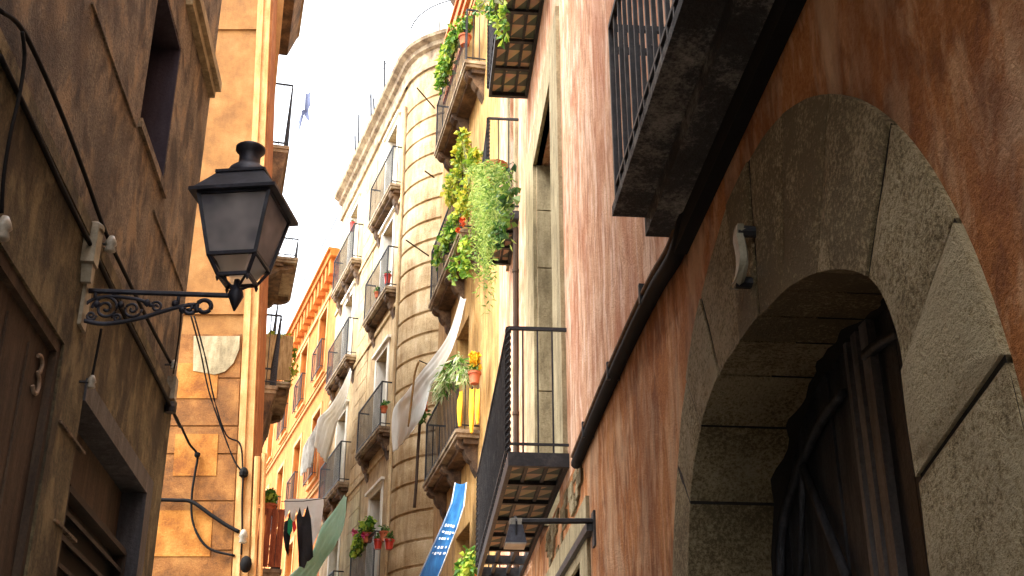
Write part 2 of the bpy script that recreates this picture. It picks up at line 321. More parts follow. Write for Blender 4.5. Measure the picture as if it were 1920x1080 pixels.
# ================================================================== RIGHT: pink house with the stone arch
pk = thing('pink_house', 'pink and terracotta plastered house with the stone arch doorway on the right', 'house', R1)
ZS = 3.84; PE = 13.95
HOLES_UP = [(8.2, 9.5, ZS, 7.2, .42), (11.5, 12.3, 7.62, 10.0, .3), (2.0, 3.7, ZS + .05, 6.6, .3), (8.4, 9.4, 8.46, 11, .3)]
MB().wall(-3.2, PE, ZS, 13.5, HOLES_UP).build('wall', 'pink', pk)
CU, CZ, CR = 3.35, 2.13, 1.42
SHOP = (7.15, 8.75, 0, 3.2, .25)
lw = MB().wall(-3.2, PE, 0, ZS, [(CU - CR, CU + CR, 0, CZ + CR, 0), SHOP])
N = 36
for i in range(N):
    a0, a1 = PI - PI * i / N, PI - PI * (i + 1) / N
    p0 = (CU + CR * math.cos(a0), CZ + CR * math.sin(a0)); p1 = (CU + CR * math.cos(a1), CZ + CR * math.sin(a1))
    lw.add([(p0[0], 0, p0[1]), (p1[0], 0, p1[1]), (p1[0], 0, CZ + CR), (p0[0], 0, CZ + CR)], [(0, 3, 2, 1)])
lw.build('base_wall', 'terra', pk)
# arch: voussoirs as separate blocks with open joints over a mortar bed
INNER = [(2.37, 0), (2.37, 1.2), (2.37, 2.3), (2.38, 2.62), (2.47, 2.77), (2.63, 2.87), (2.84, 2.955), (3.11, 3.02), (3.5, 3.06), (3.88, 3.04), (4.19, 2.92), (4.36, 2.72), (4.43, 2.5), (4.43, 1.8), (4.43, 1.0), (4.43, 0)]
INNER = INNER[:2] + [(v.x, v.y) for v in bez([(a, b, 0) for a, b in INNER[2:13]], 6)] + INNER[13:]
def arclen(pl):
    s = [0.]
    for a, b in zip(pl, pl[1:]): s.append(s[-1] + math.dist(a, b))
    return s
IS = arclen(INNER)
def inn(t):
    t = max(0, min(t, IS[-1]))
    for i in range(len(IS) - 1):
        if t <= IS[i + 1]:
            k = (t - IS[i]) / (IS[i + 1] - IS[i]); a, b = INNER[i], INNER[i + 1]; return (a[0] + (b[0] - a[0]) * k, a[1] + (b[1] - a[1]) * k)
    return INNER[-1]
def near_t(p): return min((math.dist(inn(IS[-1] * i / 900), p), IS[-1] * i / 900) for i in range(901))[1]
OUT = [(CU - CR, 0), (CU - CR, 1.1), (CU - CR, 1.7)] + [(CU + CR * math.cos(PI - PI * i / 48), CZ + CR * math.sin(PI - PI * i / 48)) for i in range(49)] + [(CU + CR, 1.5), (CU + CR, .8), (CU + CR, 0)]
OS = arclen(OUT)
def outp(t):
    t = max(0, min(t, OS[-1]))
    for i in range(len(OS) - 1):
        if t <= OS[i + 1]:
            k = (t - OS[i]) / max(1e-9, OS[i + 1] - OS[i]); a, b = OUT[i], OUT[i + 1]; return (a[0] + (b[0] - a[0]) * k, a[1] + (b[1] - a[1]) * k)
    return OUT[-1]
def near_o(p): return min((math.dist(outp(OS[-1] * i / 1500), p), OS[-1] * i / 1500) for i in range(1501))[1]
JP = [((1905, 660), (1740, 900)), ((1808, 400), (1704, 690)), ((1682, 232), (1636, 522)), ((1565, 190), (1545, 505)), ((1475, 228), (1481, 548)), ((1412, 310), (1432, 590)), ((1372, 400), (1396, 640)), ((1322, 560), (1358, 715)), ((1288, 700), (1325, 815)), ((1268, 860), (1303, 945))]
JO, JI = [0, 1.15], [0, 1.2]
for po, pi_ in JP:
    a, b = R1.at(*po), R1.at(*pi_); JO.append(near_o((a[0], a[2]))); JI.append(near_t((b[0], b[2])))
JO += [OS[-1] - 1.35, OS[-1] - .6, OS[-1]]; JI += [IS[-1] - 1.5, IS[-1] - .7, IS[-1]]
order = sorted(range(len(JO)), key=lambda i: JO[i]); JO = [JO[i] for i in order]; JI = sorted(JI)
vs = MB(); DEP = .29
for k in range(len(JO) - 1):
    n = 7; g0 = .006; rows_o, rows_i = [], []
    for i in range(n + 1):
        f = i / n
        to = JO[k] + g0 * 1.4 + (JO[k + 1] - JO[k] - 2.8 * g0) * f; ti = JI[k] + g0 + (JI[k + 1] - JI[k] - 2 * g0) * f
        po, pi_ = outp(to), inn(ti)
        cx, cz = pi_[0] - CU, pi_[1] - 2.2
        j = mnoise.noise((pi_[0] * 5, pi_[1] * 5, 0)) * .008
        rows_o.append(po); rows_i.append((pi_[0] + j, pi_[1] + j))
    yb = R.uniform(.018, .028); b = len(vs.v); w = 5
    for i in range(n + 1):
        for q in range(w + 1):
            f = q / w; x = rows_o[i][0] * (1 - f) + rows_i[i][0] * f; z = rows_o[i][1] * (1 - f) + rows_i[i][1] * f
            edge = .006 if (i in (0, n) or q in (0, w)) else 0
            vs.v.append((x, yb - edge + mnoise.noise((x * 6, z * 6, 3)) * .005, z))
    for i in range(n):
        for q in range(w): a = b + i * (w + 1) + q; vs.f.append((a, a + 1, a + w + 2, a + w + 1))
    def side(idx, yl, jit=0):
        o = len(vs.v); vs.v.extend([(vs.v[t][0], yl + jit * mnoise.noise((vs.v[t][0] * 9, vs.v[t][2] * 9, 8)), vs.v[t][2]) for t in idx])
        for c in range(len(idx) - 1): vs.f.append((idx[c], idx[c + 1], o + c + 1, o + c))
    side([b + i * (w + 1) + w for i in range(n + 1)], -DEP, .05)      # soffit
    side([b + i * (w + 1) for i in range(n + 1)], -.05)
    side([b + q for q in range(w + 1)], -.16); side([b + n * (w + 1) + q for q in range(w + 1)], -.16)
arch = vs.build('arch_surround', 'arch', pk)
mo = MB(); ro, ri, rb = [], [], []
for i in range(121):
    f = i / 120; o_ = outp(OS[-1] * f); 
    # match along joints
    t = OS[-1] * f; k = max(j for j in range(len(JO)) if JO[j] <= t + 1e-9); k = min(k, len(JO) - 2)
    q = (t - JO[k]) / (JO[k + 1] - JO[k]); ii = inn(JI[k] + (JI[k + 1] - JI[k]) * q)
    dd = (ii[0] + (o_[0] - ii[0]) * .02, ii[1] + (o_[1] - ii[1]) * .02)
    ro.append((o_[0], .010, o_[1])); ri.append((dd[0], .010, dd[1])); rb.append((dd[0], -.34, dd[1]))
mo.grid([ro, ri, rb]); mo.build('arch_mortar', 'mortar', arch)
# door
dm = MB(); x = 2.25
while x < 4.55:
    w = .19; dm.box(x, x + w - .008, -.40, -.335 + R.uniform(-.004, .004), 0, 3.2); x += w
door = dm.build('arched_door', 'door', pk)
mm = MB(); off = -.31
def dpt(x, y): return R1.at(x, y, off)
c0 = dpt(1632, 900)[0]
for du, w, m_ in ((0, .022, 0), (.075, .012, 0), (-.085, .03, 0)):
    mm.box(c0 + du - w, c0 + du + w, -.336, off, 0, dpt(1612, 690)[2] + .12)
mm.build('door_post', 'doorlt', door)
mm = MB()
mm.tube(bez([dpt(*p) for p in ((1690, 622), (1655, 640), (1622, 668))], 4), .018, 4)
mm.tube(bez([dpt(*p) for p in ((1580, 735), (1540, 790), (1507, 860), (1480, 935), (1465, 1000), (1462, 1080))], 5), .018, 4)
mm.tube([dpt(1506, 876), dpt(1587, 1080)], .016, 6); mm.tube([dpt(1506, 876), dpt(1500, 1080)], .012, 6)
mm.build('door_moulding', 'door', door, smooth=True)
# windows with stone surrounds
def surround(u0, u1, z0, z1, w, wt, root, proud=.03, w2=None):
    s = MB(); s.box(u0 - w, u0, -.05, proud, z0, z1 + wt); s.box(u1, u1 + (w2 or w), -.05, proud, z0, z1 + wt); s.box(u0, u1, -.05, proud - .002, z1, z1 + wt)
    return s.build('window_surround', 'stone', root)
s = surround(8.2, 9.5, ZS + .15, 7.2, .47, .36, pk, w2=.7)
q = MB(); z = ZS + .15                          # ashlar lining of the reveal
while z < 7.1:
    h = min(.55, 7.19 - z)
    q.box(9.46, 9.499, -.4, -.002, z, z + h - .012); q.box(8.201, 8.23, -.4, -.002, z, z + h - .012); z += h
q.build('reveal_block', 'stone', s)
f = MB(); f.box(8.21, 9.49, -.46, -.41, ZS, 7.2)
for k in range(4): f.box(8.25 + k * .38, 8.3 + k * .38, -.41, -.385, ZS, 7.18)
f.build('shutter', 'shutter', s)
s = surround(11.5, 12.3, 7.62, 10.0, .22, .3, pk); f = MB(); f.box(11.5, 12.3, -.33, -.3, 7.62, 10.); f.box(11.88, 11.92, -.3, -.28, 7.62, 10.0); f.build('shutter', 'shutter', s)
f = MB(); f.box(2.0, 3.7, -.34, -.3, ZS, 6.6); f.box(2.83, 2.87, -.3, -.27, ZS, 6.6); f.build('shutter', 'shutter', pk)
f = MB(); f.box(8.4, 9.4, -.34, -.3, 8.46, 11); f.build('shutter', 'shutter', pk)
# big black balcony above the arch
d = MB(); UD = 4.2; PD = .275
d.box(-2.5, UD, .0, .15, 3.76, 3.90); d.box(-2.5, UD - .01, .1502, PD, 3.835, 3.875)
bl = d.build('balcony', 'slab', pk)
d = MB(); d.box(-2.5, UD - .02, .0, .05, 3.68, 3.759); d.build('dark_band', 'cable', bl)  # black strip added for the dark band where slab meets wall
rr = railing(-2.4, UD - .03, PD - .02, 3.90, .79, sp=.10, twist=False, r=.010)
for i in range(4): y = .04 + .055 * i; rr.tube([(UD - .03, y, 3.9), (UD - .03, y, 4.7)], .011, 4); rr.lathe([(.004, -.02), (.02, 0), (.004, .02)], (UD - .03, y, 4.6), 6)
rr.tube([(UD - .03, 0, 4.58), (UD - .03, PD - .02, 4.58)], .016, 4)
rr.build('railing', 'iron', bl)
tile_balcony(pk, 7.68, 11.0, .39, 4.0, .86, 7, 5)
tile_balcony(pk, 11.2, 12.25, .32, 7.66, 1.1, 3)
tile_balcony(pk, 7.2, 10.2, .38, 8.46, .9, 7)
# shopfront below the balcony, ashlar jambs around green glass
s = MB(); s.box(6.85, 7.15, -.05, .02, 0, 3.5); s.box(8.75, 9.0, -.05, .02, 0, 3.5); s.box(7.15, 8.75, -.05, .018, 3.2, 3.5)
sf = s.build('shopfront', 'stone', pk)
s = MB(); s.box(7.15, 8.75, -.3, -.252, 0, 3.2); s.build('pane', 'gglass', sf)
s = MB(); s.box(7.15, 7.22, -.252, -.2, 0, 3.2); s.box(7.9, 7.96, -.252, -.2, 0, 3.2); s.box(8.68, 8.75, -.252, -.2, 0, 3.2); s.box(7.22, 7.9, -.252, -.205, 2.4, 2.46); s.box(7.96, 8.68, -.252, -.205, 2.4, 2.46); s.build('frame', 'white', sf)
# exposed rubble patch over the shop
s = MB()
for i in range(40):
    u = 7.0 + R.random() * 1.9; z = 3.5 + R.random() * .27; s.box(u, u + R.uniform(.08, .2), -.02, R.uniform(.006, .02), z, min(3.80, z + R.uniform(.05, .09)))
s.build('rubble_patch', 'arch', pk)
# dark tube added for the dark brown stripe beside the far window
s = MB(); s.tube([(11.25, .03, 0.), (11.25, .03, 7.5)], .028, 8)
for z in (1.5, 3.5, 5.5, 7): s.tube([(11.25, .03, z), (11.25, .03, z + .03)], .036, 8)
s.build('downpipe', 'dpole', pk)
# cable strand along the wall
pts = [R1.at(*p, .03) for p in ((1270, 470), (1230, 540), (1180, 640), (1126, 760), (1080, 870))]
t = thing('wall_conduit', 'thick black conduit running level along the pink wall to the tiled balcony', 'conduit', R1, (4.2, .03, 3.8))
P = [(p[0] - 4.2, 0, p[2] - 3.8) for p in pts]; P = [(-.25, 0, .01)] + P
MB().tube(bez(P, 6), .032, 8).build('conduit', 'cable', t, smooth=True)
MB().tube([(p[0], p[1] + .02, p[2] + .045) for p in bez(P, 6)], .012, 6).build('thin_cable', 'shutter', t, smooth=True)
s = MB()
for k in (.6, 1.5, 2.4): s.box(k, k + .025, -.03, .035, -.04, .05)
s.build('clip', 'iron', t)
# curved anchor plate on the arch
b0 = R1.at(1385, 480)
t = thing('wall_anchor', 'short curved iron anchor bar fixed to the arch stones', 'anchor', R1, (b0[0], .02, b0[2]))
a = MB(); c = [rel(R1, (b0[0], .02, b0[2]), p, .07) for p in ((1383, 425), (1381, 445), (1386, 470), (1387, 495), (1382, 520), (1374, 536))]
c = bez(c, 4); a.tube([(p[0], p[1] - .01, p[2]) for p in c], .016, 6, r2=.014)
a.grid([[(p[0] - .02, .035, p[2]) for p in c], [(p[0] + .025, .035, p[2]) for p in c], [(p[0] + .025, .055, p[2]) for p in c], [(p[0] - .02, .055, p[2]) for p in c], [(p[0] - .02, .035, p[2]) for p in c]])
a.build('bar', 'greybox', t); a = MB(); a.tube([(c[2][0], -.02, c[2][2]), (c[2][0], .05, c[2][2])], .018, 8); a.tube([(c[-3][0], -.02, c[-3][2]), (c[-3][0], .05, c[-3][2])], .018, 8); a.build('bolt', 'iron', t)
# iron awning bar with brace
t = thing('awning_bracket', 'black iron bracket arm and rail fixed to the wall above the shop', 'bracket', R1, (6.67, 0, 3.31))
MB().tube([(0, .0, 0), (0, .43, -.01)], .016, 6).build('arm', 'iron', t)
MB().tube([(.0, .02, -.03), (2.0, .02, .0)], .035, 4).build('rail', 'iron', t)
MB().box(-.04, .04, 0, .012, -.14, .05).build('wall_plate', 'iron', t)
# floodlight at the arm's end
b0 = (6.67, .43, 3.24)
t = thing('floodlight', 'small black floodlight with painted white reflections hanging at the end of the iron arm', 'floodlight', R1, b0)
a = MB(); a.hexa([(-.07, -.055, -.07), (.07, -.055, -.07), (.07, .06, -.07), (-.07, .06, -.07)], [(-.05, -.035, .03), (.05, -.035, .03), (.05, .035, .03), (-.05, .035, .03)]); hs = a.build('housing', 'lampiron', t)
a = MB(); a.box(-.045, .045, -.03, .03, .031, .05); 
for k in range(5): a.box(-.045 + k * .02, -.037 + k * .02, -.032, .032, .0505, .066)
a.build('reflection_fin', 'porc', hs)  # white fins and glass paint bright reflections onto the black housing
MB().box(-.068, .068, -.052, .057, -.078, -.0705).build('front_glass', 'porc', hs)
MB().tube([(-.06, 0, -.03), (-.075, 0, .04), (0, 0, .085), (.075, 0, .04), (.06, 0, -.03)], .007, 4).build('yoke', 'iron', t)

# ================================================================== LEFT: dark stone house
lh = thing('stone_house', 'dark brown weathered house with a lamp bracket on the left', 'house', L1)
CE = -6.88
W1 = (-5.92, -5.25, 4.95, 5.86, .5)
MB().wall(CE, 3.2, 4.05, 10.0, [W1]).build('wall', 'brown', lh)
MB().wall(CE, 3.2, 0, 4.05, [(-4.62, -3.2, 0, 3.5, .04), (-6.58, -5.0, 0, 3.5, .12)]).build('base_wall', 'olive', lh)
s = MB(); s.box(CE + .001, 3.2, 0, .025, 4.0, 4.06); s.build('string_course', 'olive', lh)
s = MB(); s.box(-5.92, -5.25, -.56, -.502, 4.95, 5.86); wi = s.build('window', 'dark', lh)
s = MB(); s.box(-5.95, -5.22, -.03, .02, 4.90, 4.949); s.build('sill', 'brown', wi)
s = MB(); s.box(-6.86, -5.85, 0, .07, 6.2, 6.27); s.box(-6.84, -5.87, 0, .04, 6.14, 6.199); s.build('sill', 'stone', lh)
# left door recess with number
s = MB(); s.box(-4.62, -3.2, -.1, -.042, 0, 3.5)
for k in range(5): s.box(-4.6 + k * .28, -4.585 + k * .28, -.0422, -.034, 0, 3.38)
dr = s.build('door', 'dpanel', lh)
s = MB(); s.box(-4.62, -4.58, -.0422, -.012, 0, 3.5); s.box(-4.58, -3.2, -.0422, -.012, 3.45, 3.5); s.build('frame', 'dpanel', dr)
b0 = L1.at(72, 703, -.03)
def three(mb, cx, cz, h, y):
    p = [(.30, .42), (.12, .5), (-.12, .47), (-.27, .33), (-.16, .12), (.06, .05), (-.2, -.05), (-.3, -.25), (-.15, -.46), (.12, -.5), (.32, -.38)]
    mb.tube([(cx + a * h * .8, y, cz + b * h) for a, b in bez_flat(p)], .008, 6)
def bez_flat(p): return [(v.x, v.y) for v in bez([(a, b, 0) for a, b in p], 5)]
s = MB(); three(s, b0[0], b0[2], .15, -.032); s.build('house_number', 'num', dr)
# shop shutter
s = MB(); s.box(-6.58, -5.0, -.2, -.12, 0, 3.5); sh = s.build('shop_shutter', 'dpanel', lh)
s = MB(); s.box(-6.58, -6.44, -.12, .01, 0, 3.5); s.box(-6.44, -5.0, -.12, .01, 3.40, 3.5); s.build('frame', 'door', sh)
s = MB(); z = 3.06
for k in range(14): s.hexa([(-6.4, -.119, z - .05), (-5.2, -.119, z - .05), (-5.2, -.06, z - .09), (-6.4, -.06, z - .09)], [(-6.4, -.119, z - .03), (-5.2, -.119, z - .03), (-5.2, -.06, z - .07), (-6.4, -.06, z - .07)]); z -= .11
s.box(-6.43, -6.401, -.119, -.05, 1.5, 3.08); s.box(-5.199, -5.16, -.119, -.05, 1.5, 3.08); s.box(-6.401, -5.199, -.119, -.05, 3.06, 3.09); s.build('louver', 'louver', sh)
s = MB(); s.box(-6.4, -5.2, -.119, -.112, 1.5, 3.06); s.build('louver_backing', 'dark', sh)
# ledges and scars in the plaster
s = MB()
for a, b in (((170, 5), (252, 238)), ((286, 395), (345, 520)), ((110, 790), (155, 850)), ((100, 975), (140, 1010))):
    p0, p1 = L1.at(*a), L1.at(*b); MB().box(p0[0], p1[0], -.01, .012, p0[2] - .006, p0[2] + .006).build('plaster_ridge', 'brown', lh)
s = MB(); s.box(-5.919, -5.9, -.5, -.004, 4.951, 5.859); s.box(-5.9, -5.251, -.5, -.004, 5.84, 5.859); s.box(-5.27, -5.251, -.5, -.01, 4.951, 5.84); s.build('frame', 'navy', wi)  # dark navy lining added over the reveals to darken the recess

def wall_cable(name, label, fr, pix, offs, r=.012, m='cable', group=None, cat='cable', parts=()):
    if not isinstance(offs, (list, tuple)): offs = [offs] * len(pix)
    base = fr.at(*pix[0], offs[0]); P = [rel(fr, base, p, o) for p, o in zip(pix, offs)]
    o = MB().tube(bez(P, 5), r, 6).build(name, m, smooth=True); o.location = fr.w(*base); o.rotation_euler = (0, 0, fr.rot)
    tag(o, label, cat, group); return o
G = 'cables on the left house'
wall_cable('wall_cable', 'upper black cable running along the dark left wall to its corner', L1, ((0, 20), (45, 60), (110, 200), (160, 330), (200, 440), (250, 545), (290, 625), (325, 690)), .03, .009, group=G)
wall_cable('wall_cable', 'thick lower black cable passing under the lamp bracket on the left wall', L1, ((0, 105), (60, 230), (120, 360), (180, 480), (240, 605), (300, 722), (338, 800)), .03, .010, group=G)
wall_cable('wall_cable', 'slack black cable drooping down the far left edge of the stone wall', L1, ((42, 60), (46, 110), (36, 180), (20, 250), (7, 330), (3, 400)), .04, .007, group=G)
wall_cable('wall_cable', 'thin wire hanging from the lamp bracket down to the door head', L1, ((190, 617), (184, 650), (176, 690), (170, 720)), .04, .006, group=G)
wall_cable('wall_cable', 'short wire dropping from the bracket scroll to the grey box', L1, ((340, 580), (337, 620), (330, 670), (325, 700)), (.3, .2, .1, .05), .005, group=G)
def insulator(fr, px, off, label, s=1., m='porc'):
    b = fr.at(*px, off); t = thing('insulator', label, 'insulator', fr, b, 'porcelain insulators on the walls')
    MB().lathe([(.012 * s, -.035 * s), (.022 * s, -.03 * s), (.016 * s, -.008 * s), (.024 * s, .0), (.018 * s, .02 * s), (.01 * s, .035 * s)], n=10).build('body', m, t, smooth=True)
    MB().tube([(0, -off, 0), (0, 0, 0)], .006, 5).build('pin', 'iron', t)
insulator(L1, (208, 458), .05, 'white insulator on a rod just above the lamp bracket', 1.1)
insulator(L1, (326, 684), .05, 'white insulator just above the grey junction box', .8)
insulator(L1, (6, 428), .05, 'white insulator at the left edge of the stone wall', 1.2)
insulator(L1, (172, 716), .05, 'small insulator below the lamp bracket above the shutter', .8)
# junction boxes
b0 = L1.at(160, 460, .0); t = thing('junction_box', 'large off-white junction box fixed to the wall above the bracket', 'junction box', L1, b0, 'junction boxes')
a = MB(); a.box(-.04, .04, 0, .055, -.09, .07); a.lathe([(.04, 0), (.04, .02), (.015, .04)], (0, .028, .07), 10); bx_ = a.build('casing', 'greybox', t)
a = MB(); a.hexa([(-.035, .0, -.16), (-.015, .0, -.16), (-.015, .04, -.16), (-.035, .04, -.16)], [(-.042, 0, -.091), (.015, 0, -.091), (.015, .045, -.091), (-.042, .045, -.091)]); a.build('cable_boot', 'greybox', t)
b0 = L1.at(314, 728, .0); t = thing('junction_box', 'small grey junction box at the corner of the stone wall', 'junction box', L1, b0, 'junction boxes')
MB().box(-.035, .035, 0, .05, -.07, .06).build('casing', 'greybox', t); a = MB(); a.lathe([(.03, -.03), (.035, 0), (.03, .03)], (0, .03, -.115), 8); a.build('cable_gland', 'iron', t)

# ------------------------------------------------------------------ street lamp
b0 = L1.at(160, 545); LZ = b0[2]
lp = thing('street_lamp', 'black iron wall lantern on a scrolled bracket', 'street lamp', L1, (b0[0], 0, LZ))
AL = .625
MB().tube([(0, 0, 0), (0, AL, 0)], .012, 6).build('arm', 'lampiron', lp)
s = MB(); s.box(-.045, .045, 0, .015, -.17, .12); s.lathe([(.0, 0), (.02, .02), (.01, .05)], (0, .012, .11), 8); s.build('wall_plate', 'greybox', lp)
k = .00222
def ap(x, y, z=0): return (z, (x - 160) * k, (545 - y) * k)
s = MB()
for pl, r in ((((163, 606), (200, 612), (240, 606), (275, 596), (310, 582), (345, 570), (368, 566)), .010), (((165, 572), (178, 562), (200, 556), (230, 556), (262, 560), (290, 572)), .008)):
    s.tube(bez([ap(*p) for p in pl], 5), r, 6)
def spiral(cx, cy, r0, r1, turns, a0, r):
    n = 34; s.tube([ap(cx + (r0 + (r1 - r0) * i / n) * math.cos(a0 + turns * 2 * PI * i / n), cy + (r0 + (r1 - r0) * i / n) * math.sin(a0 + turns * 2 * PI * i / n)) for i in range(n + 1)], r, 6)
spiral(203, 580, 26, 3, 1.9, PI, .007); spiral(252, 580, 18, 2, 1.6, 0, .006); spiral(296, 574, 12, 2, 1.5, PI, .006)
spiral(385, 570, 15, 11, 1.05, PI * .75, .010); spiral(357, 574, 13, 2, 1.4, 0, .009); spiral(178, 596, 10, 2, 1.4, 0, .006); spiral(226, 600, 9, 2, 1.3, PI, .006)
for x, y in ((330, 566), (345, 578), (230, 572), (278, 566), (185, 572)): s.lathe([(.003, -.018), (.016, -.006), (.016, .006), (.003, .018)], ap(x, y), 7)
s.tube([ap(335, 550), ap(335, 566)], .008, 6); s.tube([ap(180, 548), ap(180, 563)], .008, 6)
s.build('scroll_bracket', 'lampiron', lp, smooth=True)
th = math.radians(-11)
def sq(w, z, rot=th): return [(w * .7071 * math.cos(rot + PI / 4 + i * PI / 2), AL + w * .7071 * math.sin(rot + PI / 4 + i * PI / 2), z) for i in range(4)]
def lerp(a, b, t): return tuple(a[i] + (b[i] - a[i]) * t for i in range(3))
zb, z1, z2, z3, z4 = .075, .155, .425, .435, .55
wb, w1, w2, we, wr = .13, .205, .31, .38, .21
fm = MB()
for A, B, r in ((sq(w1, z1), sq(w2, z2), .011), (sq(wb, zb), sq(w1, z1), .009)):
    for i in range(4): fm.tube([A[i], B[i]], r, 4)
for w, z, r in ((w1, z1, .011), (wb, zb, .010), (w2, z2, .012)):
    Q = sq(w, z)
    for i in range(4): fm.tube([Q[i], Q[(i + 1) % 4]], r, 4)
for i in range(4): fm.lathe([(.003, -.03), (.009, -.015), (.004, .0)], sq(wb, zb)[i], 6)
fm.build('lantern_frame', 'lampiron', lp)
gl = bpy.data.materials.new('smoked_lantern_glass'); gl.use_nodes = True; b = gl.node_tree.nodes['Principled BSDF']
nz = gl.node_tree.nodes.new('ShaderNodeTexNoise'); nz.inputs['Scale'].default_value = 7; tcx = gl.node_tree.nodes.new('ShaderNodeTexCoord'); gl.node_tree.links.new(tcx.outputs['Object'], nz.inputs['Vector'])
rp = gl.node_tree.nodes.new('ShaderNodeValToRGB'); rp.color_ramp.elements[0].position = .3; rp.color_ramp.elements[0].color = lin((136, 140, 150)); rp.color_ramp.elements[1].position = .7; rp.color_ramp.elements[1].color = lin((206, 206, 208))
gl.node_tree.links.new(nz.outputs['Fac'], rp.inputs[0]); gl.node_tree.links.new(rp.outputs[0], b.inputs['Base Color'])
b.inputs['Roughness'].default_value = .3
tg = gl.node_tree.nodes.new('ShaderNodeBsdfTranslucent'); mg = gl.node_tree.nodes.new('ShaderNodeMixShader'); mg.inputs[0].default_value = .6
gl.node_tree.links.new(rp.outputs[0], tg.inputs[0]); gl.node_tree.links.new(b.outputs[0], mg.inputs[1]); gl.node_tree.links.new(tg.outputs[0], mg.inputs[2]); gl.node_tree.links.new(mg.outputs[0], gl.node_tree.nodes['Material Output'].inputs[0])
A, B = sq(w1 - .006, z1), sq(w2 - .006, z2)
for i in range(4):
    s = MB(); j = (i + 1) % 4; s.add([A[i], A[j], B[j], B[i]], [(0, 1, 2, 3)]); s.build('glass_pane', gl, lp)
A, B = sq(wb - .006, zb), sq(w1 - .006, z1 - .004)
s = MB()
for i in range(4): j = (i + 1) % 4; s.add([lerp(A[i], A[j], .12), lerp(A[i], A[j], .88), lerp(B[i], B[j], .88), lerp(B[i], B[j], .12)], [(0, 1, 2, 3)])
clr = bpy.data.materials.new('clear_glass'); clr.use_nodes = True; b = clr.node_tree.nodes['Principled BSDF']; b.inputs['Base Color'].default_value = (.9, .93, .92, 1); b.inputs['Roughness'].default_value = .25; b.inputs['Transmission Weight'].default_value = .85; b.inputs['IOR'].default_value = 1.1
tg = clr.node_tree.nodes.new('ShaderNodeBsdfTranslucent'); tg.inputs[0].default_value = (.9, .93, .92, 1); mg = clr.node_tree.nodes.new('ShaderNodeMixShader'); mg.inputs[0].default_value = .7
clr.node_tree.links.new(b.outputs[0], mg.inputs[1]); clr.node_tree.links.new(tg.outputs[0], mg.inputs[2]); clr.node_tree.links.new(mg.outputs[0], clr.node_tree.nodes['Material Output'].inputs[0])
s.build('glass_pane', clr, lp)
s = MB(); s.lathe([(.02, .15), (.03, .17), (.03, .22), (.018, .24)], (0, AL, 0), 10); s.lathe([(.02, .2405), (.042, .28), (.045, .32), (.03, .36), (.004, .375)], (0, AL, 0), 12); s.build('bulb', 'porc', lp, smooth=True)
s = MB(); s.hexa(sq(we, z3 - .012), sq(we, z3 + .004)); s.hexa(sq(we - .02, z3 + .0045), sq(wr, z4)); s.hexa(sq(wr + .012, z4 + .0005), sq(wr + .012, z4 + .014)); roof = s.build('lantern_roof', 'lampiron', lp)
s = MB(); s.lathe([(wr * .47, z4 + .0145), (wr * .47, z4 + .03), (.085, z4 + .06), (.056, z4 + .085), (.048, z4 + .10), (.047, z4 + .135), (.052, z4 + .15), (.066, z4 + .165), (.066, z4 + .178), (.045, z4 + .192), (.01, z4 + .198)], (0, AL, 0), 20); s.build('chimney', 'lampiron', roof, smooth=True)
s = MB(); s.lathe([(.004, -.07), (.022, -.03), (.034, .0), (.03, .02), (.015, .045), (.012, .075)], (0, AL, 0), 10)
for i in range(4): c = sq(wb, zb)[i]; s.tube(bez([(0, AL, .02), lerp((0, AL, .035), c, .6), c], 5), .006, 5)
s.build('lantern_seat', 'lampiron', lp, smooth=True)

# ================================================================== LEFT FAR: ochre house facing the camera
def lean(p): return (p[0] + .05 * (p[2] - 8.13), p[1], p[2])
oc = thing('ochre_house', 'ochre plastered corner house behind the street lamp', 'house', L2)
MB().wall(.14, 9, 0, 14.8, depth=.35).build('wall', 'ochre', oc, fn=lean)
s = MB()                                       # pilaster at the corner: stepped strips
s.box(.06, .139, -.3, .05, 0, 14.8); s.box(-.03, .0595, -.3, .02, 0, 14.8)
s.build('pilaster', 'cream', oc, fn=lean)
s = MB(); s.box(-.06, -.0305, -.4, -.03, 5.5, 14.8); s.build('pilaster', 'tanstrip', oc, fn=lean)
s = MB()
for z in (12.05, 7.79): s.box(.14, 2.5, 0, .025, z - .025, z + .025)
s.build('string_course', 'ochre', oc, fn=lean)
# quoin blocks: bright and stained courses alternating
s = MB()
for z0, z1, a, b in ((6.88, 7.12, .42, 1.2), (6.22, 6.88, .42, 1.2), (5.70, 6.18, .36, 1.2), (4.62, 5.33, .28, 1.3)):
    pass
for (x0, y0, x1, y1) in ((335, 682, 407, 748), (330, 815, 406, 893), (290, 958, 395, 1044)):
    a, b = L2.at(x0, y0), L2.at(x1, y1); MB().box(b[0] - .05 * (b[2] - 8.13), a[0] - .05 * (a[2] - 8.13), 0, .026, b[2], a[2]).build('quoin', 'quoin', oc, fn=lean)
s = MB(); a, b = L2.at(330, 640), L2.at(455, 1085)
z = b[2] - 1.
for z0, z1 in ((2, 4.2), (4.22, 4.85), (4.87, 5.42), (5.44, 5.98), (6.0, 6.32), (6.34, 6.92), (6.94, 7.5)):
    s.box(.16, 1.9, 0, .018, z0, z1)
s.build('stone_course', 'mud', oc, fn=lean)
s = MB(); a = L2.at(362, 632); b = L2.at(465, 632); zt = 7.47; cxm = (a[0] + b[0]) / 2
s.prism([(.72, 7.02), (.74, zt), (.06 + .12, zt), (.18, 7.3), (.24, 7.12), (.34, 7.01), (.46, 6.97), (.56, 6.99)], .019, .034)
s.build('grey_patch', 'stone', oc, fn=lean)  # raised grey patch with a curved lower edge on the ochre wall
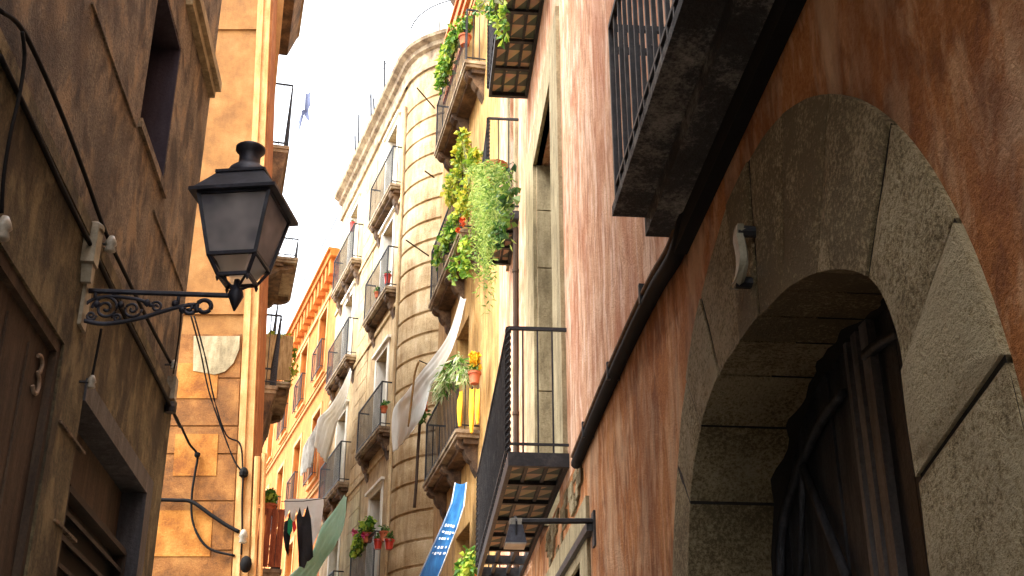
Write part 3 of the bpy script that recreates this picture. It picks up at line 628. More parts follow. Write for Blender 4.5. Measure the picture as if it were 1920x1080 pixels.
s = MB(); s.tube([(-.09, .03, 0), (-.09, .03, 5.95)], .035, 8); s.tube([(-.16, .0, 0), (-.16, .0, 6.0)], .03, 8); dpz = s.build('downpipe', 'cream', oc, fn=lean)
def ochre_balcony(u0, u1, p, z, h, soff):
    b = stone_balcony(ls, u0, u1, p, z, h, 'corn', corb=False, fn=None)
    s = MB(); s.hexa([(u0 + .05, 0, z - soff), (u1 - .05, 0, z - soff), (u1 - .05, p * .55, z - soff), (u0 + .05, p * .55, z - soff)], [(u0, 0, z - .101), (u1, 0, z - .101), (u1, p, z - .101), (u0, p, z - .101)]); s.build('corbel', 'corbel', b)
# the same house's street side, seen edge on: only balconies stand out
ls = bpy.data.objects.new('street_side', None)
sw = MB().wall(-6.3, -.35, 0, 14.7, [], depth=5); sw_ = sw.build('wall', 'ochre', oc)
# place the street side in the house's own frame
def to_oc(o):
    o.parent = oc; o.matrix_parent_inverse = Matrix.Identity(4)
    o.rotation_euler = (0, 0, L3.rot - L2.rot)
to_oc(sw_); bpy.data.objects.remove(ls); ls = oc
LB = []
for u0, u1, p, z, h, so in ((-3.0, -1.35, .26, 11.0, 1.05, .75), (-3.2, -1.2, .37, 7.3, 1.0, .75), (-2.6, -.7, .30, 13.9, .8, .5), (-5.0, -2.9, .70, 5.3, .8, .6)):
    before = set(oc.children); ochre_balcony(u0, u1, p, z, h, so)
    if z < 6:
        s = MB()
        for k in range(8): s.box(u1 + .02, u1 + .045, .03 + k * .085, .108 + k * .085, z + .02, z + .82)
        s.build('board_screen', 'redwood', oc)
    for o in set(oc.children) - before: to_oc(o)
# farther houses on the left, still edge on
fh = thing('white_house', 'white plastered house beyond the ochre corner, seen edge on against the sky', 'house', L3)
MB().wall(-13, -6.35, 0, 12.6, [], depth=4).build('wall', 'white', fh)
s = MB(); s.box(-13, -6.35, 0, .3, 12.5, 12.7); s.box(-13, -6.35, 0, .2, 12.3, 12.499); s.build('cornice', 'corn', fh)
stone_balcony(fh, -8.6, -6.8, .82, 9.45, .85); stone_balcony(fh, -8.7, -6.9, .78, 11.95, .4); stone_balcony(fh, -12, -9.5, .6, 11.2, 1.0)
s = MB(); s.box(-6.78, -6.76, .02, .83, 9.47, 10.32); s.build('reed_screen', 'reed', fh)

# ================================================================== RIGHT MIDDLE: tan house
tn = thing('tan_house', 'tan weathered house with planted iron balconies beyond the pink house', 'house', R2)
TE = 4.6; TB = [(1.15, 3.7, 6.62), (1.15, 3.7, 9.45), (1.0, 3.6, 12.1)]
holes = [((a + b) / 2 - .45, (a + b) / 2 + .45, z, z + 1.95, .3) for a, b, z in TB] + [(1.7, 2.7, 3.2, 5.6, .3)]
MB().wall(0, TE, 0, 14.35, holes).build('wall', 'tan', tn)
MB().wall(.0, TE, 14.35, 18.5, [], yf=-.12).build('attic', 'white', tn)
s = MB(); s.box(0, TE, 0, .10, 14.35, 14.55); s.box(0, TE, 0, .06, 14.2, 14.349); s.box(0, TE, 0, .14, 14.551, 14.62); s.box(.0, TE, -.01, .04, 13.7, 13.78); s.build('cornice', 'rstrip', tn)
for (a, b, z), h in zip(TB, holes):
    stone_balcony(tn, a, b, .28, z, .9); opening(tn, h[0], h[1], h[2], h[3], .28, 'door', 'shutter')
opening(tn, 1.7, 2.7, 3.2, 5.6, .28, 'window', 'shutter')
stone_balcony(tn, .9, 3.4, .26, 15.2, .9)
# ================================================================== turret house
tu = thing('turret_house', 'cream house with a rounded banded stone corner and two columns of balconies', 'house', R3)
U1 = 5.95; TH = 16.37; TR = 1.4
BZ = [(8.72, 8.62), (11.45, 11.35), (13.65, 13.6), (6.0, 6.0)]
cols = [(.12, 1.95), (3.45, 5.5)]
holes = []
for ci, (a, b) in enumerate(cols):
    for zz in BZ: z = zz[ci]; m = (a + b) / 2; holes.append((m - .42, m + .42, z, z + 1.75, .3))
MB().wall(-.05, U1, 0, TH, holes).build('wall', 'facade', tu)
for h in holes: opening(tu, *h[:4], .26, 'door', 'white')
s = MB()
for h in holes:                                 # pale painted surrounds
    s.box(h[0] - .12, h[0], -.01, .02, h[2], h[3] + .1); s.box(h[1], h[1] + .12, -.01, .02, h[2], h[3] + .1); s.box(h[0], h[1], -.01, .018, h[3], h[3] + .1); s.box(h[0] - .2, h[1] + .2, -.01, .07, h[3] + .1, h[3] + .15)
    s.box(h[1] - .001 - .02, h[1] - .001, -.25, -.005, h[2] + .01, h[3] - .01)
s.build('window_surround', 'white', tu)
s = MB()
for z in (8.35, 11.1, 13.3, 5.7): s.box(-.05, U1, 0, .035, z - .04, z + .04)
s.build('string_course', 'facade', tu)
s = MB()
for k in range(30):
    z = 6.2 + k * .33
    if z < 15.4:
        for a, b in ((2.3, 3.3),): s.box(a, b, 0, .012, z, z + .31)
s.build('rustication', 'facade', tu)
for ci, (a, b) in enumerate(cols):
    for zz in BZ: stone_balcony(tu, a, b, .2, zz[ci], .84, sp=.09)
# turret
tc = (-.08, -TR)
A0, A1 = PI / 2 - .05, PI / 2 + PI * .95        # from the flat facade round towards the camera side
s = MB(); z = 3.4; prof = [(TR - .0, 0), (TR, 3.35)]
while z < 15.5:
    h = .455 + .05 * math.sin(z * 3); prof += [(TR - .03, z - .012), (TR - .03, z + .012), (TR, z + .03), (TR + .008, z + h * .5), (TR, z + h - .03)]; z += h
prof += [(TR, 15.8)]
s.lathe(prof, (tc[0], tc[1], 0), 30, A0, A1); s.build('turret', 'rust', tu, smooth=False)
s = MB(); s.lathe([(TR, 3.0), (TR + .06, 3.0), (TR + .06, 4.5), (TR + .03, 4.56), (TR, 4.6)], (tc[0], tc[1], 0), 30, A0, A1); s.build('turret_base', 'rust', tu)
cp = [(a, z + .32) for a, z in ((0, 15.45), (.05, 15.45), (.06, 15.55), (.03, 15.57), (.03, 15.85), (.10, 15.89), (.12, 15.97), (.22, 16.03), (.24, 16.1), (.0, 16.12))]
s = MB(); s.lathe([(TR + a, z) for a, z in cp], (tc[0], tc[1], 0), 30, A0, A1)
o = len(s.v)
for a, z in cp: s.v += [(-.12, a, z), (U1, a, z)]
for i in range(len(cp) - 1): s.f.append((o + 2 * i, o + 2 * i + 1, o + 2 * i + 3, o + 2 * i + 2))
s.f.append(tuple(o + 2 * i + 1 for i in range(len(cp))))
s.build('cornice', 'corn', tu)
s = MB(); s.lathe([(TR - .05, 16.4), (TR - .05, 17.15), (TR - .12, 17.15), (TR - .12, 16.4)], (tc[0], tc[1], 0), 30, A0, A1); s.build('parapet', 'parapet', tu, smooth=True)
s = MB(); s.tube([(tc[0] + (TR - .03) * math.cos(A0 + (A1 - A0) * i / 20), tc[1] + (TR - .03) * math.sin(A0 + (A1 - A0) * i / 20), 17.3) for i in range(21)], .014, 5)
for i in range(0, 21, 5): a = A0 + (A1 - A0) * i / 20; s.tube([(tc[0] + (TR - .03) * math.cos(a), tc[1] + (TR - .03) * math.sin(a), 16.4), (tc[0] + (TR - .03) * math.cos(a), tc[1] + (TR - .03) * math.sin(a), 17.3)], .01, 5)
for u, h in ((1.2, .9), (2.1, .5), (2.4, .8), (3.6, 1.0), (3.9, .6)): s.tube([(u, .18, 16.4), (u + .1, .2, 16.4 + h)], .022, 5)
s.tube([(1.2, .18, 17.2), (3.6, .18, 17.3)], .008, 4)
s.build('roof_railing', 'iron', tu)
s = MB(); s.tube([(-.10, .04, 3), (-.10, .04, 15.3)], .03, 6); s.build('downpipe', 'facade', tu)
# ================================================================== orange house at the bend
og = thing('orange_house', 'bright orange house with a bracketed cornice at the bend of the street', 'house', R3, (U1 + .02, 0, 0))
OT = 15.0; holes = []
for u in (1.0, 3.4, 5.8, 8.2):
    for z in (12.3, 9.7, 7.1, 4.6): holes.append((u, u + .95, z, z + 1.7, .25))
MB().wall(0, 11, 0, OT, holes).build('wall', 'orange', og)
for h in holes: opening(og, *h[:4], .22, 'window', 'shutter')
s = MB()
for h in holes: s.box(h[0] - .1, h[1] + .1, 0, .06, h[2] - .06, h[2] - .002); s.box(h[0] - .1, h[0], 0, .025, h[2], h[3] + .1); s.box(h[1], h[1] + .1, 0, .025, h[2], h[3] + .1); s.box(h[0], h[1], 0, .024, h[3], h[3] + .1)
s.build('window_surround', 'cream', og)
s = MB()
for z in (12.1, 9.5, 6.9): s.box(0, 11, 0, .08, z - .08, z - .062); s.box(0, 11, 0, .05, z - .16, z - .0805)
s.box(0, 11, 0, .05, 14.1, 14.2); s.build('string_course', 'cream', og)
s = MB(); s.box(0, 11, 0, .22, 14.85, 15.0); s.box(0, 11, 0, .28, 15.001, 15.06)
for k in range(24): u = .15 + k * .45; s.box(u, u + .2, 0, .18, 14.45, 14.849)
s.build('cornice', 'orange', og)
for u in (1.0, 3.4, 5.8):
    for z in (12.3, 9.7): railing(u - .05, u + 1.0, .12, z + .03, .75, sp=.12, twist=False, y0=.03).build('railing', 'iron', og)
MB().box(0, 3, -2, -.3, OT + .07, OT + .9).build('roof_parapet', 'white', og)
# ================================================================== PLANTS
def plant(name, label, fr, base, blobs, m, leaf=(.05, .03), n=200, pot=None, stems=True, droop=.4, group='plants on the balconies', flowers=None):
    t = thing(name, label, 'plant', fr, base, group)
    f = MB(); st = MB()
    tot = sum(b[3] * b[4] * b[5] for b in blobs) if blobs else 1
    for bx, by, bz, rx, ry, rz in blobs:
        k = int(n * (rx * ry * rz) / tot) if len(blobs) > 1 else n; k = max(k, 30)
        for i in range(k):
            while True:
                a = Vector((R.uniform(-1, 1), R.uniform(-1, 1), R.uniform(-1, 1)))
                if a.length < 1 and mnoise.noise((a.x * 2.2 + bx * 7, a.y * 2.2, a.z * 2.2 + bz * 5)) > -.16: break
            p = (bx + a.x * rx, by + a.y * ry, bz + a.z * rz); s = R.uniform(.45, 1.6)
            f.leaf(p, (R.uniform(-1, 1), R.uniform(-1, 1), R.uniform(-1.2, .6) - droop), leaf[0] * s, leaf[1] * s)
        if stems:
            for i in range(9): st.tube(bez([(0, 0, 0), (bx * .5 + R.uniform(-.05, .05), by * .5, bz * .5 + .06), (bx + R.uniform(-1, 1) * rx * .7, by + R.uniform(-1, 1) * ry * .7, bz + R.uniform(-.8, .8) * rz)], 4), .005, 4)
    f.build('foliage', m, t)
    if st.v: st.build('stem', 'stem', t)
    if pot:
        r, h, pm = pot
        MB().lathe([(r * .7, -h), (r * .95, -.03), (r * 1.1, -.03), (r * 1.1, 0), (r * .9, -.005), (r * .85, -.03)], n=14).build('pot', pm, t)
    if flowers:
        fm_, pts, fs = flowers; fl = MB()
        for p in pts:
            for i in range(14): d = Vector((R.uniform(-1, 1), R.uniform(-1, 1), R.uniform(-1, 1))).normalized(); fl.leaf((p[0], p[1], p[2]), d, fs, fs * .8)
        fl.build('flower', fm_, t)
    return t
def bl(fr, base, x, y, off, rx, ry, rz): p = rel(fr, base, (x, y), off); return (p[0], p[1], p[2], rx, ry, rz)
# E1 top balcony of the tan house
b = R2.at(872, 68, .26)
plant('trailing_plant', 'leafy green vine trailing off the topmost planted balcony from a terracotta pot', R2, b, [bl(R2, b, 868, 45, .3, .18, .1, .12), bl(R2, b, 850, 70, .34, .22, .10, .2), bl(R2, b, 838, 105, .36, .18, .10, .3), bl(R2, b, 828, 140, .36, .14, .09, .28)], 'leafA', (.09, .06), 620, pot=(.09, .16, 'terrac'))
b = R1.at(945, 8, .4)
plant('trailing_plant', 'bright sprigs hanging past the upper tiled balcony at the top edge', R1, b, [bl(R1, b, 925, 8, .42, .3, .06, .09), bl(R1, b, 942, 40, .42, .12, .05, .22), bl(R1, b, 900, 5, .46, .2, .05, .08)], 'leafA', (.055, .04), 190)
b = R2.at(880, 345, .28)
plant('climbing_plant', 'tall yellow-green climber on the middle balcony of the tan house', R2, b, [bl(R2, b, 868, 265, .3, .15, .08, .22), bl(R2, b, 862, 310, .3, .2, .1, .3), bl(R2, b, 848, 350, .34, .2, .1, .28), bl(R2, b, 872, 370, .3, .2, .1, .3), bl(R2, b, 890, 300, .26, .2, .08, .2)], 'leafY', (.085, .055), 900)
b = R2.at(858, 430, .3)
plant('trailing_plant', 'green ivy with an orange-red bloom falling over the middle tan balcony rail', R2, b, [bl(R2, b, 850, 420, .33, .22, .08, .22), bl(R2, b, 835, 450, .33, .2, .07, .2), bl(R2, b, 872, 480, .3, .12, .08, .34), bl(R2, b, 850, 500, .32, .12, .06, .2), bl(R2, b, 820, 480, .34, .12, .05, .2)], 'leafA', (.08, .055), 560, flowers=('fred', [rel(R2, b, (866, 420), .36), rel(R2, b, (860, 432), .36), rel(R2, b, (868, 412), .36)], .055))
b = R1.at(930, 310, .34); t = thing('asparagus_fern', 'soft feathery light-green fern cascading over the small tiled balcony', 'plant', R1, b, 'plants on the balconies')
f = MB()
for i in range(230):
    px = R.gauss(915, 20); py = R.uniform(305, 330) + abs(px - 918) * .3
    p = Vector(rel(R1, b, (px, py), R.uniform(.3, .46))); ln = R.uniform(.3, 1.2) * (1.15 if 888 < px < 922 else .42); drift = R.uniform(-.2, .2)
    k = int(ln / .035)
    for j in range(k):
        q = p + Vector((drift * j / k + R.uniform(-.05, .05), R.uniform(-.04, .05), -ln * (j / k) ** 1.15 + .08 * math.sin(PI * min(1, j / 5))))
        f.leaf(q, (R.uniform(-1, 1), R.uniform(-1, 1), R.uniform(-1.2, .4)), .06, .014)
f.build('foliage', 'leafF', t); MB().lathe([(.08, -.16), (.11, 0), (.09, 0)], n=12).build('pot', 'terrac', t)
b = R1.at(950, 330, .2)
plant('trailing_plant', 'small ivy creeping below the small tiled balcony beside the fern', R1, b, [bl(R1, b, 958, 360, .38, .2, .04, .25), bl(R1, b, 935, 400, .34, .4, .06, .3)], 'leafD', (.06, .05), 200)
b = R2.at(858, 680, .28)
plant('spider_plant', 'pale striped spider plant spilling over the lowest tan balcony rail', R2, b, [bl(R2, b, 858, 680, .3, .3, .1, .10), bl(R2, b, 838, 700, .34, .25, .1, .16), bl(R2, b, 826, 725, .34, .2, .08, .18), bl(R2, b, 870, 700, .3, .16, .08, .14)], 'spider', (.14, .022), 560, pot=(.1, .16, 'dark'), droop=.7)
b = R2.at(890, 698, .2)
plant('flower_pot', 'bunch of bright yellow flowers in a terracotta pot on the lowest tan balcony', R2, b, [(0, 0, .06, .09, .06, .06)], 'leafA', (.05, .03), 60, pot=(.075, .15, 'terrac'), flowers=('fyel', [(R.uniform(-.09, .09), R.uniform(-.05, .05), R.uniform(.06, .24)) for _ in range(16)], .05))
b = R2.at(880, 1062, .25)
plant('leafy_plant', 'bright green bush at the bottom edge left of the tiled balcony', R2, b, [bl(R2, b, 880, 1060, .3, .22, .1, .2), bl(R2, b, 868, 1068, .3, .18, .1, .14)], 'leafA', (.07, .05), 260, pot=(.1, .2, 'terrac'))
b = R3.at(690, 1000, .2)
plant('flower_pot', 'leafy plant with pink blooms on the lower turret house balcony', R3, b, [bl(R3, b, 688, 985, .22, .3, .08, .16), bl(R3, b, 675, 1010, .24, .3, .08, .14), bl(R3, b, 668, 1030, .24, .24, .07, .1)], 'leafA', (.085, .06), 420, pot=(.1, .16, 'terrac'), flowers=('fpink', [rel(R3, b, (665, 998), .27), rel(R3, b, (684, 1003), .27)], .09))
for i, (x, y, lab) in enumerate(((709, 1012, 'small red pot nearest the pink blooms on the turret balcony'), (721, 997, 'terracotta pot set highest beside the two red pots'), (730, 1012, 'small red pot on the balcony corner against the turret'))):
    b = R3.at(x, y, .2)
    plant('flower_pot', lab, R3, b, [(0, 0, .06, .1, .06, .07)], 'leafD', (.06, .03), 50, pot=(.08, .16, 'redpot' if i != 1 else 'terrac'), group='pots on the turret house balcony')
for x, y, lab in ((720, 762, 'little green plant at the near end of the middle turret house balcony'), (708, 548, 'little green plant on the upper turret house balcony rail')):
    b = R3.at(x, y, .2); plant('flower_pot', lab, R3, b, [(0, 0, .05, .1, .05, .07)], 'leafD', (.06, .04), 60, pot=(.06, .12, 'terrac'))
for x, y, lab in ((727, 515, 'red pot at the near end of the upper turret house balcony'), (661, 418, 'red pot at the near end of the top left turret balcony')):
    b = R3.at(x, y, .17); plant('flower_pot', lab, R3, b, [(0, 0, .04, .06, .04, .04)], 'leafD', (.05, .03), 30, pot=(.07, .2, 'redpot'))
b = (-6.95, .55, 10.25)
plant('leafy_plant', 'pale green plant topping the reed-screened balcony on the left', L3, b, [(0, 0, .08, .2, .3, .13), (.12, .30, -.5, .08, .08, .4), (-.1, -.25, .0, .2, .1, .1)], 'leafY', (.09, .06), 260)
b = (-2.95, .5, 6.2)
plant('flower_pot', 'small green plant standing on the red-brown boarded balcony', L3, b, [(0, 0, .12, .14, .1, .12)], 'leafA', (.09, .05), 120, pot=(.1, .14, 'terrac'))

# ================================================================== CLOTHS
def ribbon(name, label, cat, fr, left, right, m, group=None, folds=5, amp=.03, n=10, w=14, th=.004):
    """cloth between two hanging edges, each a list of (pixel x, pixel y, distance from the wall)"""
    base = fr.at(*left[0][:2], left[0][2]); A = bez([rel(fr, base, p[:2], p[2]) for p in left], n); B = bez([rel(fr, base, p[:2], p[2]) for p in right], n)
    rows = []
    for i, (a, b_) in enumerate(zip(A, B)):
        row = []
        for j in range(w + 1):
            t = j / w; p = a.lerp(b_, t); k = min(1, i / n) * amp
            row.append((p.x, p.y + k * math.sin(t * folds * 2 * PI + i * .1) + .3 * k * mnoise.noise((t * 4, i * .3, 2)), p.z - .02 * math.sin(PI * t) + .2 * k * math.cos(t * folds * 2 * PI)))
        rows.append(row)
    o = MB().grid(rows).build(name, m, smooth=True); o.location = fr.w(*base); o.rotation_euler = (0, 0, fr.rot)
    md = o.modifiers.new('thickness', 'SOLIDIFY'); md.thickness = th
    return tag(o, label, cat, group), base
ribbon('awning_cloth', 'long white awning cloth drawn down from beneath the middle tan balcony', 'awning', R2,
       [(864, 556, .22), (842, 628, .34), (812, 672, .46), (788, 700, .55), (762, 735, .60), (738, 765, .62), (734, 805, .62), (738, 848, .62)],
       [(874, 560, .22), (856, 632, .32), (832, 690, .42), (810, 722, .48), (800, 752, .54), (794, 772, .58), (786, 790, .6), (770, 812, .6)], 'cloth', 'white cloths hung on the facades', 3, .012)
ribbon('awning_cloth', 'white sheet sloping down between the orange and turret houses', 'awning', R3,
       [(657, 690, .25), (640, 730, .35), (618, 765, .42), (597, 785, .46), (592, 810, .46), (588, 832, .46)],
       [(660, 696, .25), (650, 745, .33), (640, 775, .38), (632, 795, .4), (622, 830, .4), (611, 868, .4)], 'cloth', 'white cloths hung on the facades', 4, .018)
ribbon('net_curtain', 'greyish net hanging beside the sloping white sheet on the orange side', 'curtain', R3,
       [(578, 822, .3), (572, 838, .3), (568, 860, .3), (563, 893, .3)], [(597, 790, .3), (594, 818, .3), (592, 842, .3), (588, 868, .3)], 'lace', None, 3, .03)
ribbon('awning_cloth', 'mint green cloth sweeping from the turret house down across the alley', 'awning', R3,
       [(646, 928, .25), (628, 958, .35), (604, 990, .5), (586, 1035, .6), (560, 1062, .7), (535, 1085, .75)],
       [(650, 932, .25), (645, 985, .32), (630, 1025, .42), (607, 1055, .52), (592, 1080, .6), (585, 1110, .65)], 'green', None, 4, .022)
bn, bb = ribbon('banner', 'blue banner with white lettering twisting down from the lowest tan balcony', 'banner', R2,
       [(853, 905, .25), (846, 945, .3), (830, 985, .34), (812, 1022, .38), (797, 1055, .4), (780, 1092, .4)],
       [(875, 905, .25), (870, 950, .3), (858, 990, .34), (845, 1022, .37), (833, 1055, .39), (818, 1092, .39)], 'blue', None, 1, .01, th=.003)
# pale border and worn lettering on the banner
def onban(t, s):
    L_ = [(853, 905, .25), (846, 945, .3), (830, 985, .34), (812, 1022, .38), (797, 1055, .4), (780, 1092, .4)]; Q = [(875, 905, .25), (870, 950, .3), (858, 990, .34), (845, 1022, .37), (833, 1055, .39), (818, 1092, .39)]
    i = min(4, int(t)); f = t - i; a = [L_[i][k] + (L_[i + 1][k] - L_[i][k]) * f for k in range(3)]; c = [Q[i][k] + (Q[i + 1][k] - Q[i][k]) * f for k in range(3)]
    p = [a[k] + (c[k] - a[k]) * s for k in range(3)]; q = rel(R2, bb, (p[0], p[1]), p[2] + .03); return q
s = MB()
for e in (.02, .98): s.tube([onban(t * .25, e) for t in range(21)], .008, 4)
for t0 in (1.9, 2.25, 2.6, 3.05, 3.4):
    x = .15
    while x < .8:
        w = R.uniform(.06, .14); h = R.uniform(.08, .16); a, b_, c, d = onban(t0, x), onban(t0, x + w), onban(t0 + h, x + w), onban(t0 + h, x)
        s.add([a, b_, c, d], [(0, 1, 2, 3)]); x += w + R.uniform(.03, .12)
lt = s.build('lettering', 'mark', bn)
# yellow strips hanging on the lowest tan balcony
for i, (x, y0, y1, w, lab) in enumerate(((863, 732, 800, 9, 'narrow yellow cloth strip under the spider plant'), (885, 728, 812, 8, 'long yellow cloth strip below the yellow flowers'), (896, 728, 795, 7, 'yellow cloth strip hung nearest the wall'))):
    ribbon('cloth_strip', lab, 'cloth', R2, [(x - w / 2, y0, .27), (x - w / 2, (y0 + y1) / 2, .29), (x - w / 4, y1, .3)], [(x + w / 2, y0, .25), (x + w / 2, (y0 + y1) / 2, .27), (x + w / 4, y1 - 6, .28)], 'ycloth', 'yellow strips on the balcony', 2, .012)
# poles
def pole(label, fr, pts, r, m, name='pole'):
    base = fr.at(*pts[0][:2], pts[0][2]); o = MB().tube(bez([rel(fr, base, p[:2], p[2]) for p in pts], 5), r, 7).build(name, m, smooth=True)
    o.location = fr.w(*base); o.rotation_euler = (0, 0, fr.rot); return tag(o, label, 'pole', 'poles on the facades')
pole('curved bamboo pole propping the long white awning', R2, ((785, 678, .6), (778, 700, .62), (773, 740, .62), (766, 800, .62)), .016, 'wood')
pole('long dark pole hanging down before the round corner', R2, ((790, 760, .5), (784, 840, .5), (781, 900, .5), (777, 952, .5)), .022, 'dpole')
pole('thin iron rod holding the awning out from the tan balcony', R2, ((818, 690, .3), (786, 676, .6)), .008, 'iron')
b = R2.at(794, 758, .5)
plant('flower_pot', 'pot with one tall orange-red flower leaning out beside the dark pole', R2, b, [(0, 0, -.1, .07, .05, .14)], 'leafD', (.08, .03), 70, pot=None, flowers=('fred', [(0, 0, .02), (0, 0, -.03), (0, 0, .06), (0, 0, -.08)], .07))
# laundry between the far left balconies
LY = 17.2
lo = wpt(527, 940, LY); hi = wpt(612, 934, LY)
o = MB().tube([(0, 0, 0), ((hi[0] - lo[0]) * .5, 0, (hi[2] - lo[2]) * .5 - .02), (hi[0] - lo[0], .0, hi[2] - lo[2])], .006, 5).build('clothes_line', 'cable'); o.location = lo; tag(o, 'clothes line holding the white and black laundry low on the left', 'clothes line')
for (x0, y0, x1, y1, lab) in ((815, 203, 782, 165, 'thin rod slanting out from the topmost planted balcony before the round corner'), (814, 333, 797, 321, 'short rod jutting out below the topmost planted balcony'), (804, 480, 761, 450, 'thin rod jutting from the middle planted balcony before the round corner')):
    pole(lab, R2, ((x0, y0, .3), (x1, y1, .7)), .012, 'dpole', 'rod')
def garment(name, label, poly, m, Y, cat='laundry', group='laundry on the low line'):
    P = [wpt(x, y, Y) for x, y in poly]; b = P[0]; n = len(P)
    mb = MB(); mb.add([(p[0] - b[0], 0, p[2] - b[2]) for p in P], [tuple(range(n))]); o = mb.build(name, m); o.location = b
    import bmesh
    bm = bmesh.new(); bm.from_mesh(o.data); bmesh.ops.triangulate(bm, faces=bm.faces[:]); bmesh.ops.subdivide_edges(bm, edges=bm.edges[:], cuts=3, use_grid_fill=True)
    for v in bm.verts: v.co.y += .04 * math.sin(v.co.x * 38) * min(1, abs(v.co.z) * 3) + .02 * mnoise.noise(v.co * 7)
    bm.to_mesh(o.data); bm.free()
    for p in o.data.polygons: p.use_smooth = True
    return tag(o, label, cat, group)
garment('bed_sheet', 'white sheet folded over the line with hanging points', [(533, 938), (536, 936), (606, 934), (607, 945), (600, 990), (585, 1030), (582, 965), (578, 972), (572, 952), (567, 975), (562, 975), (556, 955), (551, 978), (548, 978), (543, 955), (534, 975)], 'cloth', LY + .05)
garment('trousers', 'black trousers hanging widest among the laundry', [(556, 970), (562, 950), (566, 968), (570, 968), (577, 948), (583, 972), (588, 1045), (575, 1052), (571, 1066), (560, 1062), (557, 1010)], 'black', LY - .05)
garment('shirt', 'black garment hanging leftmost on the low line', [(533, 978), (539, 975), (544, 958), (547, 985), (545, 1010), (541, 1045), (534, 1030), (531, 1005)], 'black', LY - .05)
garment('cloth', 'small green garment beside the leftmost black one', [(540, 975), (544, 970), (549, 978), (548, 995), (543, 1004), (539, 998)], 'gcloth', LY - .1)
garment('cloth', 'small red cloth between the black garments', [(548, 980), (553, 976), (556, 990), (550, 1000)], 'rcloth', LY - .1)
lo = wpt(551, 160, 21.); hi = wpt(592, 175, 22.)
garment('shirt', 'slate blue garment hanging alone against the white sky', [(573, 172), (576, 176), (582, 170), (583, 200), (579, 205), (581, 232), (575, 222), (570, 214), (566, 232), (562, 250), (559, 252), (561, 232), (558, 228), (566, 216), (565, 210), (571, 205)], 'bcloth', 21.5, group=None)
a = wpt(549, 168, 21.5); c = wpt(632, 176, 22.4); o = MB().tube([(0, 0, 0), ((c[0] - a[0]) * .4, (c[1] - a[1]) * .4, -.05), tuple(c[i] - a[i] for i in range(3))], .003, 4).build('clothes_line', 'greybox'); o.location = a; tag(o, 'thin line carrying the lone slate blue garment across the sky', 'clothes line')
# power line along the right roofs
a = wpt(522, 612, 33); c = wpt(632, 408, 27); o = MB().tube(bez([(0, 0, 0), ((c[0] - a[0]) * .5, (c[1] - a[1]) * .5, (c[2] - a[2]) * .5 - .05), tuple(c[i] - a[i] for i in range(3))], 6), .012, 5).build('power_line', 'cable'); o.location = a; tag(o, 'thin dark wire running along above the orange cornice', 'cable')
# wires and fittings on the ochre house
G2 = 'cables on the ochre house'
wall_cable('wall_cable', 'cable from the stone corner dropping in a loop over the bright ochre blocks', L2, ((340, 800), (355, 832), (370, 853), (366, 885), (360, 925), (360, 970), (372, 1005), (395, 1030), (440, 1042)), (.4, .2, .08, .06, .06, .06, .06, .06, .06), .014, group=G2)
wall_cable('wall_cable', 'thick grey cable sloping across the lower ochre blocks to the downpipe', L2, ((298, 937), (330, 938), (360, 941), (395, 965), (425, 985), (448, 997)), .07, .022, group=G2)
wall_cable('wall_cable', 'left one of the pair of wires falling from the bracket scroll to the clamp', L2, ((358, 592), (375, 655), (392, 735), (420, 815), (440, 865), (455, 885)), (.6, .4, .25, .12, .08, .06), .010, group=G2)
wall_cable('wall_cable', 'right one of the pair of wires falling from the bracket scroll', L2, ((364, 592), (385, 670), (402, 750), (424, 815), (450, 832), (455, 880)), (.6, .4, .25, .1, .06, .05), .010, group=G2)
wall_cable('wall_cable', 'wire pair running straight down the corner pilaster below the clamp', L2, ((456, 890), (454, 940), (454, 1000), (452, 1040)), .08, .012, group=G2)
b = L2.at(457, 886, .07); t = thing('cable_clamp', 'dark cable clamp on the ochre corner above the white insulator', 'clamp', L2, b)
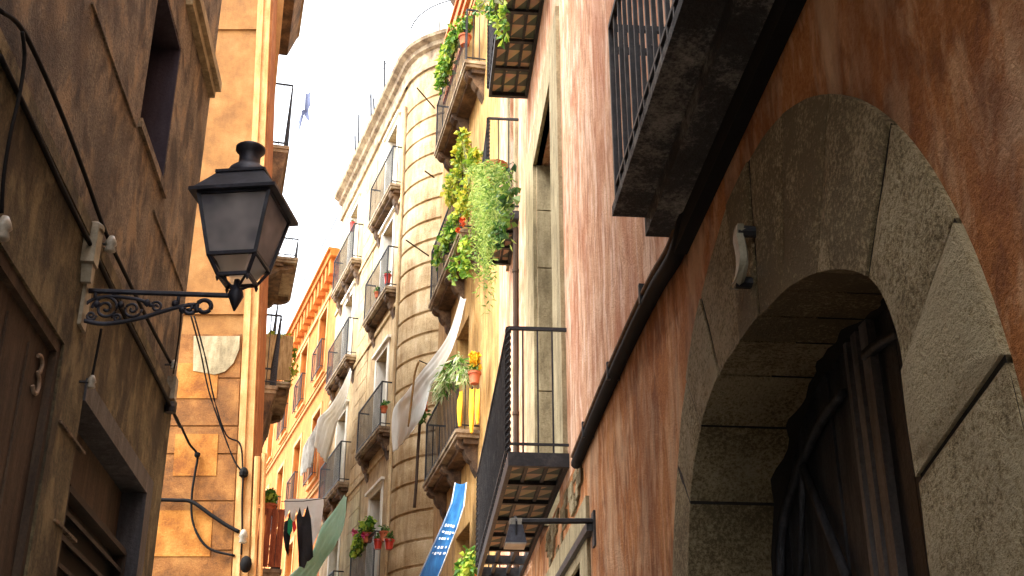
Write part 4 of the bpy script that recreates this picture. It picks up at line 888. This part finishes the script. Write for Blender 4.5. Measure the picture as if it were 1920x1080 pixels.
MB().lathe([(.02, -.06), (.05, -.04), (.055, 0), (.04, .04), (.02, .06)], n=8).build('body', 'cable', t); MB().tube([(0, -.07, 0), (0, 0, 0)], .012, 5).build('pin', 'iron', t)
b = L2.at(370, 853, .08); t = thing('cable_clamp', 'small dark cable clamp on the bright ochre block', 'clamp', L2, b)
MB().lathe([(.02, -.03), (.035, -.01), (.035, .02), (.01, .035)], n=8).build('body', 'cable', t); MB().tube([(0, -.08, 0), (0, 0, 0)], .01, 5).build('pin', 'iron', t)
insulator(L2, (456, 1006), .1, 'white insulator on the ochre corner above the round black fitting', 2.2)
b = L2.at(461, 1058, .12); t = thing('wall_fitting', 'round black fitting at the bottom of the ochre corner', 'fitting', L2, b)
MB().lathe([(.02, -.09), (.055, -.06), (.068, 0), (.055, .06), (.02, .09)], n=12).build('body', 'cable', t, smooth=True); MB().tube([(0, -.12, 0), (0, 0, 0)], .014, 5).build('pin', 'iron', t)

# ================================================================== LIGHT
w = bpy.data.worlds.new('World'); SC.world = w; w.use_nodes = True; nt = w.node_tree; bg = nt.nodes['Background']
sky = nt.nodes.new('ShaderNodeTexSky'); sky.sky_type = 'NISHITA'; sky.sun_disc = False
sdir = Vector((-.60, -.34, .95)).normalized()
sky.sun_elevation = math.asin(sdir.z); sky.sun_rotation = math.atan2(sdir.x, sdir.y); sky.dust_density = 3.0; sky.air_density = 1.2
hs = nt.nodes.new('ShaderNodeHueSaturation'); hs.inputs['Saturation'].default_value = .18
nt.links.new(sky.outputs[0], hs.inputs['Color']); nt.links.new(hs.outputs[0], bg.inputs[0]); bg.inputs[1].default_value = .15
sun = bpy.data.lights.new('sun', 'SUN'); sun.energy = .85; sun.angle = math.radians(40); sun.color = (1, .95, .86)
so = bpy.data.objects.new('sun', sun); COL.objects.link(so); so.rotation_euler = (-sdir).to_track_quat('-Z', 'Y').to_euler()
SC.view_settings.view_transform = 'Standard'; SC.view_settings.look = 'None'; SC.view_settings.exposure = 2.7; SC.view_settings.gamma = 1
SC.cycles.max_bounces = 8; SC.cycles.diffuse_bounces = 5
